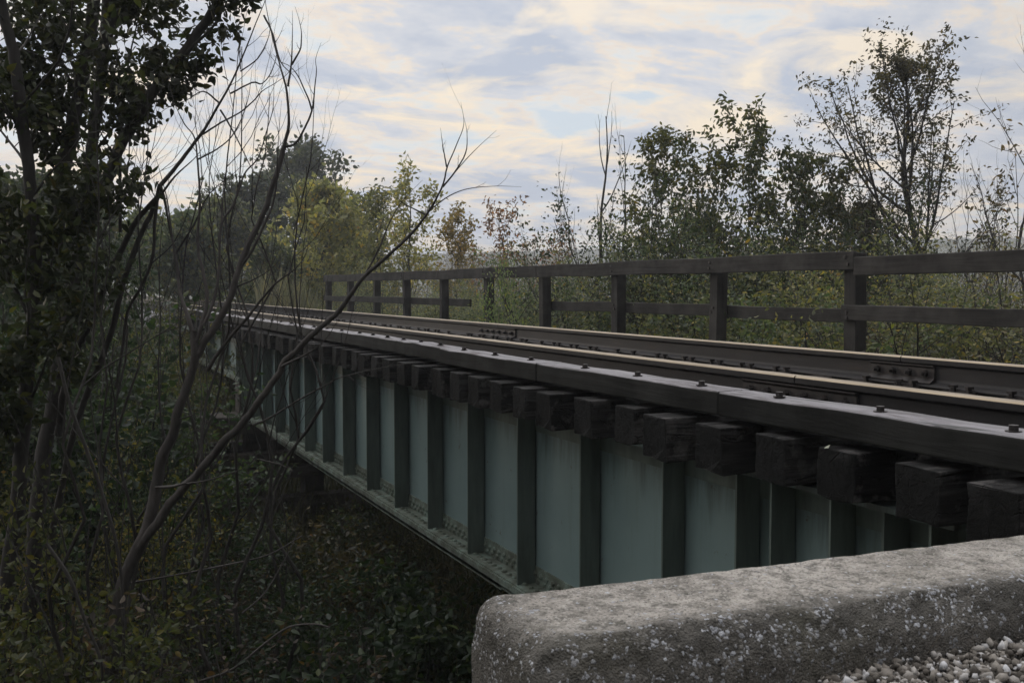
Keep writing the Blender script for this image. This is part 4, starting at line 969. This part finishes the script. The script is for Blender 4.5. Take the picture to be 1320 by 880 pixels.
# --- traced foreground trees ---
def traced(name, seed, D0, limbs, label, cat, cfg_end, bark, color, lk, wname='trunk', lname='crown', wsc=1.0, kmul=1.0):
    """limbs: list of (pixel path, start width px, end width px, depth start, depth end, kids)"""
    pl = Plant(seed); root = None
    for (path, w0, w1, d0, d1, kids) in limbs:
        n = len(path); pts = [P(x, y, d0+(d1-d0)*i/(n-1))[:] for i, (x, y) in enumerate(path)]
        sp = smooth_path(pts, 4); nn = len(sp); dist = np.linspace(d0, d1, nn); rad = np.linspace(w0, w1, nn)/2*dist/1283
        if w1 < 5: rad = np.linspace(w0**.8, .5, nn)**1.25/2*dist/1283*(w0/w0**1.0)
        nz = pl.r.randn(nn, 3); nz = (nz+np.roll(nz, 1, 0)+np.roll(nz, -1, 0))/3; sp = sp + nz*rad[:, None]*.25
        rad = rad*(1+pl.r.uniform(-.05, .05, nn))*wsc
        if root is None: root = sp[0]
        cf = [dict(cfg_end[0]), *cfg_end[1:]]; cf[0]['n'] = kids
        kids = int(round(kids*kmul))
        if kids: pl.add(sp, rad, 0, cf)
        else: pl.pl.append((sp, rad))
    base = np.array(root); wm, lm = plant_meshes(pl, base, bark, **(lk or {}))
    return put_plant(name, wm, lm, tuple(base), label, cat, None, color, 1, 0, wname, lname)
twig = [dict(ang=40, ratio=.20, f0=.15, shape=lambda x: 1.0, rk=.007), dict(n=2, ang=38, ratio=.45, wander=.11, up=.10, segs=6, f0=.3, rk=.007), dict(wander=.12, up=.08, segs=4)]
D = 6.0
traced('bare_tree', 101, D, [
 ([(138, 905), (145, 840), (152, 780), (165, 735), (185, 690), (198, 640), (210, 600), (222, 560), (233, 528), (245, 490), (251, 460), (248, 428)], 26, 12, 6.0, 6.0, 3),
 ([(250, 462), (262, 443), (275, 425), (290, 398), (300, 374), (307, 350), (318, 325), (333, 288), (345, 262), (353, 232), (362, 204), (367, 188)], 13, 8, 6.0, 6.2, 5),
 ([(367, 188), (372, 160), (370, 120), (362, 88), (352, 52), (343, 8), (340, -20)], 6, 3, 6.2, 6.3, 4),
 ([(366, 190), (382, 184), (393, 165), (402, 144), (405, 120), (408, 92), (407, 76), (414, 55)], 5, 1.5, 6.2, 6.0, 3),
 ([(402, 142), (395, 122), (384, 98), (374, 86), (362, 80), (352, 70)], 3.5, 2, 6.1, 6.1, 2),
 ([(371, 112), (376, 80), (377, 48), (377, 14)], 4, 1.3, 6.2, 6.2, 2), ([(376, 84), (386, 66), (389, 48), (386, 28), (380, 8)], 3.5, 1.2, 6.2, 6.3, 2),
 ([(309, 345), (325, 322), (340, 292), (352, 262), (357, 232), (358, 200), (360, 165), (363, 130)], 6, 3, 6.1, 6.0, 3),
 ([(303, 370), (325, 361), (345, 350), (358, 338), (368, 325)], 4, 2, 6.1, 5.8, 4),
 ([(266, 478), (285, 450), (305, 425), (330, 395), (347, 374), (362, 360), (380, 347), (394, 328), (400, 300)], 8, 2, 6.0, 5.6, 5),
 ([(248, 428), (240, 402), (232, 376), (228, 345), (222, 305), (216, 262), (210, 235), (200, 200)], 8, 4, 6.0, 6.2, 4),
 ([(252, 440), (263, 412), (267, 378), (260, 342), (255, 312), (258, 262), (255, 212), (251, 178), (238, 160), (224, 130), (215, 90)], 8, 3, 6.0, 6.3, 5),
 ([(262, 420), (275, 390), (282, 342), (285, 292), (300, 265), (310, 240), (317, 221), (333, 203), (345, 165), (352, 140), (353, 112), (350, 92)], 6, 2, 6.0, 6.4, 5),
 ([(285, 292), (287, 262), (289, 232), (296, 205)], 4, 1.5, 6.2, 6.3, 2),
 # leaning trunk across the girder
 ([(160, 738), (190, 692), (215, 655), (235, 632), (252, 614), (271, 591), (290, 569), (309, 549), (325, 531), (337, 512), (353, 490), (366, 468), (380, 453), (402, 433), (426, 410), (440, 397)], 16, 8.5, 6.0, 5.8, 4),
 ([(440, 397), (456, 374), (472, 353), (500, 330), (533, 298), (554, 270), (569, 244), (577, 214), (589, 186), (598, 160), (594, 132)], 8.5, 2, 5.8, 5.7, 4),
 ([(571, 241), (586, 222), (600, 198), (602, 172), (597, 148)], 4, 1.5, 5.7, 5.6, 2), ([(576, 215), (571, 190), (568, 165)], 3, 1.2, 5.7, 5.7, 1),
 ([(552, 272), (580, 252), (606, 243), (640, 240), (672, 241)], 3, 1, 5.7, 5.5, 2), ([(548, 276), (520, 262), (508, 250)], 3, 1.2, 5.7, 5.7, 2),
 ([(585, 224), (610, 196), (640, 168)], 2.2, .9, 5.7, 5.5, 1),
 ([(470, 355), (490, 318), (503, 285), (520, 258), (545, 232)], 4, 1.5, 5.8, 5.9, 2),
 ([(364, 472), (385, 462), (408, 448), (425, 430), (440, 405)], 6, 3, 5.8, 5.7, 2),
 ([(327, 548), (353, 536), (391, 512), (426, 493), (440, 486), (490, 474), (545, 466)], 5, 2, 5.9, 5.4, 4),
 ([(200, 628), (232, 624), (262, 620), (290, 612), (320, 600), (335, 577), (346, 556)], 4, 2, 5.9, 5.7, 3),
 ([(228, 542), (258, 530), (282, 512)], 3, 1.2, 6, 5.8, 1), ([(335, 592), (360, 598), (380, 607)], 3, 1.5, 5.8, 5.7, 1),
 ], 'bare many-stemmed tree with one trunk leaning right across the girder', 'bare tree', twig, 'bark_grey', OL, None, 'trunk', 'crown', .78, 2.3)
D = 6.6
traced('leafless_tree', 102, D, [
 ([(62, 720), (78, 640), (92, 565), (114, 502), (134, 457), (150, 405), (165, 345), (183, 300), (200, 262), (207, 238)], 11, 7, 6.8, 6.6, 4),
 ([(207, 238), (228, 214), (252, 183), (268, 160), (284, 133), (300, 103), (315, 68), (330, 30), (343, -2), (350, -25)], 7, 3, 6.6, 6.6, 6),
 ([(207, 238), (214, 268), (220, 300), (230, 345), (236, 380), (240, 420)], 5, 4, 6.6, 6.5, 2),
 ([(205, 245), (200, 290), (197, 330), (184, 366), (165, 402), (158, 450), (150, 500)], 5, 5, 6.6, 6.6, 3),
 ([(258, 175), (285, 158), (308, 146), (325, 132), (338, 118), (354, 108), (370, 96), (376, 84)], 4, 1.8, 6.6, 6.4, 3),
 ([(255, 206), (280, 192), (298, 177), (312, 152), (321, 122), (325, 90)], 3.5, 1.4, 6.6, 6.5, 2),
 ([(297, 121), (325, 107), (338, 108), (350, 93), (357, 66), (350, 45)], 3.5, 1.5, 6.6, 6.5, 2),
 ([(283, 133), (262, 118), (240, 130), (215, 140), (190, 160)], 3, 1.5, 6.6, 6.7, 3),
 ([(310, 92), (332, 76), (345, 52), (350, 30)], 3, 1.2, 6.6, 6.5, 2),
 ([(310, 90), (308, 58), (304, 28)], 2.2, 1, 6.6, 6.5, 2),
 ([(284, 142), (300, 168), (315, 198), (328, 222), (350, 240)], 3, 1.4, 6.6, 6.5, 2),
 ([(200, 262), (225, 228), (250, 205), (262, 190)], 5, 3, 6.6, 6.5, 2),
 ([(340, 20), (352, 45), (362, 80), (380, 100), (395, 128)], 3, 1.5, 6.6, 6.4, 2),
 ([(202, 255), (175, 285), (160, 318), (143, 350), (130, 385), (118, 415), (100, 450), (84, 500), (75, 560)], 8, 12, 6.6, 6.9, 4),
 ([(225, 330), (250, 290), (270, 250), (300, 225), (330, 195)], 3.5, 1.3, 6.6, 6.5, 3),
 ([(195, 340), (222, 315), (240, 280), (250, 240)], 3, 1.3, 6.6, 6.5, 2),
 ], 'thin leafless tree with a dark knot of branches left of centre, reaching the top edge', 'bare tree', twig, 'bark', OL, None, wsc=.85, kmul=2.3)
lf = [dict(ang=50, ratio=.27, f0=.2, shape=lambda x: 1.0, rk=.008, leaf=0), dict(n=5, ang=42, ratio=.55, wander=.14, up=.03, segs=6, leaf=6, lf0=.2, f0=.2, rk=.008), dict(n=3, ang=45, ratio=.6, wander=.15, up=0, segs=4, leaf=7, lf0=.1), dict(wander=.1, segs=3, leaf=5)]
D = 7.2
traced('leafy_tree', 103, D, [
 ([(40, 830), (45, 720), (52, 640), (63, 560), (76, 480), (86, 400), (99, 340), (108, 292)], 22, 17, 7.2, 7.2, 3),
 ([(108, 292), (116, 230), (124, 155), (131, 85), (138, 5), (143, -70), (150, -160)], 15, 12, 7.2, 7.0, 7),
 ([(106, 300), (127, 252), (146, 210), (166, 170), (190, 126), (215, 96), (240, 62), (265, 30), (284, -2), (310, -40)], 17, 10, 7.2, 6.9, 3),
 ([(226, 84), (248, 60), (272, 38), (288, 12), (298, -4), (325, -20)], 6, 4, 7.0, 6.9, 2),
 ([(70, 330), (80, 235), (90, 180), (101, 130), (112, 70), (122, 0), (128, -80), (120, -160)], 20, 15, 7.4, 7.5, 9),
 ([(101, 135), (85, 95), (62, 50), (45, 0), (30, -60)], 6, 4, 7.4, 7.4, 8), ([(132, 62), (148, 30), (164, -4), (180, -60)], 12, 8, 7.1, 7, 4),
 ([(155, 300), (155, 205), (160, 122), (170, 60), (186, -5), (200, -70)], 5, 3, 7.2, 7.1, 8),
 ([(78, 240), (60, 190), (62, 160)], 4, 2, 7.4, 7.3, 4), ([(90, 190), (60, 150), (40, 120), (20, 80)], 5, 2, 7.4, 7.2, 8),
 ([(120, 200), (150, 160), (175, 130), (205, 110), (230, 92)], 4, 2, 7.2, 7.0, 7),
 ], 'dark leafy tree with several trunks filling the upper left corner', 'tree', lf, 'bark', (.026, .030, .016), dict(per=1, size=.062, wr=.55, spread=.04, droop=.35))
traced('leafy_tree', 104, D, [
 ([(5, 800), (12, 735), (25, 620), (32, 520), (44, 420), (47, 330), (42, 260), (36, 200), (28, 150), (20, 90), (10, 40), (0, -20), (-8, -90)], 20, 12, 6.6, 6.4, 12),
 ([(36, 215), (20, 160), (0, 128), (-25, 100)], 5, 3, 6.5, 6.4, 4),
 ([(44, 420), (15, 360), (-5, 300), (-30, 240)], 7, 4, 6.6, 6.3, 9), ([(30, 540), (55, 480), (75, 420), (90, 370)], 5, 2, 6.6, 6.3, 8),
 ([(28, 600), (0, 540), (-25, 470)], 6, 3, 6.6, 6.2, 8), ([(44, 400), (70, 330), (95, 280), (120, 240)], 5, 2, 6.6, 6.5, 8),
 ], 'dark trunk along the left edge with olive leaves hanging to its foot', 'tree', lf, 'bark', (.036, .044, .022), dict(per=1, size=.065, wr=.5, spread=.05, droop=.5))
whip = [dict(n=11, ang=24, ratio=.30, up=.1, f0=.30, rk=.0045), dict(n=4, ang=30, ratio=.45, wander=.09, up=.14, segs=7, rk=.005), dict(n=1, wander=.10, up=.10, ang=30, ratio=.5, segs=5), dict(wander=.1, segs=3)]
for (px, D_, sd_, top, ln, lb) in [(228, 6.9, 201, 150, 22, 'slender bare sapling right of the knot of branches'), (318, 6.8, 202, 120, 30, 'slender bare sapling rising over the far deck, second from the right'), (350, 7.2, 203, 215, 45, 'short slender bare sapling rising over the far deck, rightmost'),
        (172, 6.4, 204, 110, 18, 'slender bare sapling left of the knot of branches'), (120, 6.2, 205, 250, 20, 'slender bare sapling crossing in front of the big left trunk'), (270, 6.3, 206, 60, 38, 'tall slender bare sapling reaching the top of the bare branches'), (200, 7.4, 207, 280, 10, 'low slender bare sapling before the vanishing track'),
        (90, 6.0, 208, 60, 30, 'slender bare sapling between the two big left trunks'), (300, 7.0, 209, 60, 12, 'upright slender bare sapling under the tallest bare branch'), (255, 7.6, 210, 150, 30, 'faint slender bare sapling behind the knot of branches'), (385, 7.3, 211, 130, 20, 'slender bare sapling over the yellow green trees'), (140, 7.0, 212, 70, 26, 'tall slender bare sapling against the leafy crown')]:
    tree_on(px-30, D_, sd_, top, whip, .019, lb, 'bare_sapling', 'sapling', lean=(ln+30, 0), group='slender bare saplings at left', bark='bark')
# unseen trees added outside the frame to shade the near end of the bridge
cfgO = [dict(n=22, ang=52, ratio=.40, up=.08, f0=.12, rk=.011), dict(n=7, ang=45, ratio=.45, wander=.14, up=.05, segs=6, leaf=12, lf0=.1, rk=.010), dict(wander=.15, up=0, segs=4, leaf=12, lf0=.0)]
for (a_, s_, h_, sd_, lb) in [(-3.6, 2.4, 7.0, 301, 'unseen dense tree added for shade past the left edge, level with the concrete block'), (-2.25, 1.2, 4.6, 304, 'unseen bushy tree added for shade past the left edge, beside the camera'), (-2.3, 3.4, 5.6, 305, 'unseen bushy tree added for shade past the left edge, nearest the leafy trunks'), (-4.2, -.8, 7.5, 302, 'unseen dense tree added for shade behind the camera on the left'), (-1.0, -4.5, 6.0, 303, 'unseen dense tree added for shade behind the camera near the track')]:
    pl = Plant(sd_); g_ = gz(a_, s_); b0 = np.array([a_, s_, g_-.1]); n_ = 10
    pts = np.array([b0+np.array([0, 0, h_*i/n_])+np.append(pl.r.randn(2)*.06*(i > 0), 0) for i in range(n_+1)])
    pl.add(pts, .12*(1-.85*np.linspace(0, 1, n_+1)), 0, cfgO, h_); wm, lm = plant_meshes(pl, b0, 'bark', per=1, size=.14, wr=.6, spread=.12, droop=.2)
    put_plant('tree', wm, lm, tuple(b0), lb, 'tree', None, (.035, .045, .022), 1, 0, 'trunk', 'crown')
# fallen twigs in the ravine
def stick(path, w0, w1, d0, d1, label, bark='bark_grey'):
    pts = [P(x, y, d0+(d1-d0)*i/(len(path)-1))[:] for i, (x, y) in enumerate(path)]; sp = smooth_path(pts, 4)
    v, f = tubes([(sp, np.linspace(w0, w1, len(sp))/2*d0/1283)]); c = np.array(sp[0]); o = link('dead_branch', np_mesh('dead_branch', v-c, f, M[bark], smooth=True)); o.location = tuple(c)
    return tag(o, label, 'dead branch', 'dead branches in the ravine')
stick([(250, 880), (300, 862), (340, 830), (372, 808), (405, 804), (425, 808)], 4, 2, 6.0, 6.0, 'pale curved dead branch near the bottom edge, left of the concrete block')
stick([(160, 752), (220, 742), (290, 728), (345, 715), (390, 690)], 3, 2, 6.5, 7.0, 'long thin dead branch lying almost level right of the bare stems')
stick([(312, 790), (340, 765), (362, 730), (385, 685)], 3, 2, 6.2, 6.6, 'thin pale dead branch slanting up in mid ravine')
stick([(75, 460), (90, 520), (112, 580), (130, 630), (150, 700), (158, 770), (160, 860)], 5, 4, 5.5, 5.5, 'long dark crooked stem hanging down before the left trunk', 'bark')
stick([(60, 700), (90, 745), (110, 800), (130, 850), (132, 890)], 5, 4, 5.2, 5.2, 'dark crooked stem in the lower left corner', 'bark')
stick([(205, 628), (222, 627), (240, 622)], 4, 3, 5.8, 5.8, 'short whitish broken twig below the leaning trunk')

stick([(1196, 842), (1206, 826), (1222, 806), (1240, 786)], 1.5, .8, 2.2, 2.15, 'thin dry grass stalk standing in the gravel at the block foot', 'straw')
stick([(1290, 850), (1284, 832), (1270, 812)], 1.3, .7, 2.2, 2.15, 'thin dry grass stalk bending in the bottom right corner', 'straw')
# pale leaf caught under the guard timber
r = np.random.RandomState(2); c = P(1065, 560, 3.25)
lv = np.array([(0, 0, 0), (.02, .012, .004), (.03, .0, .012), (.012, -.010, .002)]); me = np_mesh('fallen_leaf', lv, np.array([[0, 1, 2, 3]]), M['leaf'], np.zeros(4)+.5)
o = link('fallen_leaf', me); o.color = (.5, .5, .4, 1); o.location = (2.62, s_of(1065, 2.62), -.598); tag(o, 'small pale dead leaf on a tie end under the nearest guard timber', 'leaf')

hz = MB(); hz.box(-1350, 1350, -1350, 1350, -6.5, 26); ho = hz.build('haze', [])
hm = bpy.data.materials.new('thin_evening_haze'); hm.use_nodes = True; ht = hm.node_tree
for n_ in list(ht.nodes):
    if n_.type != 'OUTPUT_MATERIAL': ht.nodes.remove(n_)
pv = ht.nodes.new('ShaderNodeVolumePrincipled'); pv.inputs['Color'].default_value = (.86, .90, .96, 1); pv.inputs['Density'].default_value = 0.0014; pv.inputs['Anisotropy'].default_value = 0.3
ht.links.new(pv.outputs[0], [n for n in ht.nodes if n.type == 'OUTPUT_MATERIAL'][0].inputs['Volume'])
ho.data.materials.append(hm); ho['kind'] = 'stuff'; ho['label'] = 'thin bluish evening haze over the plain'; ho['category'] = 'haze'
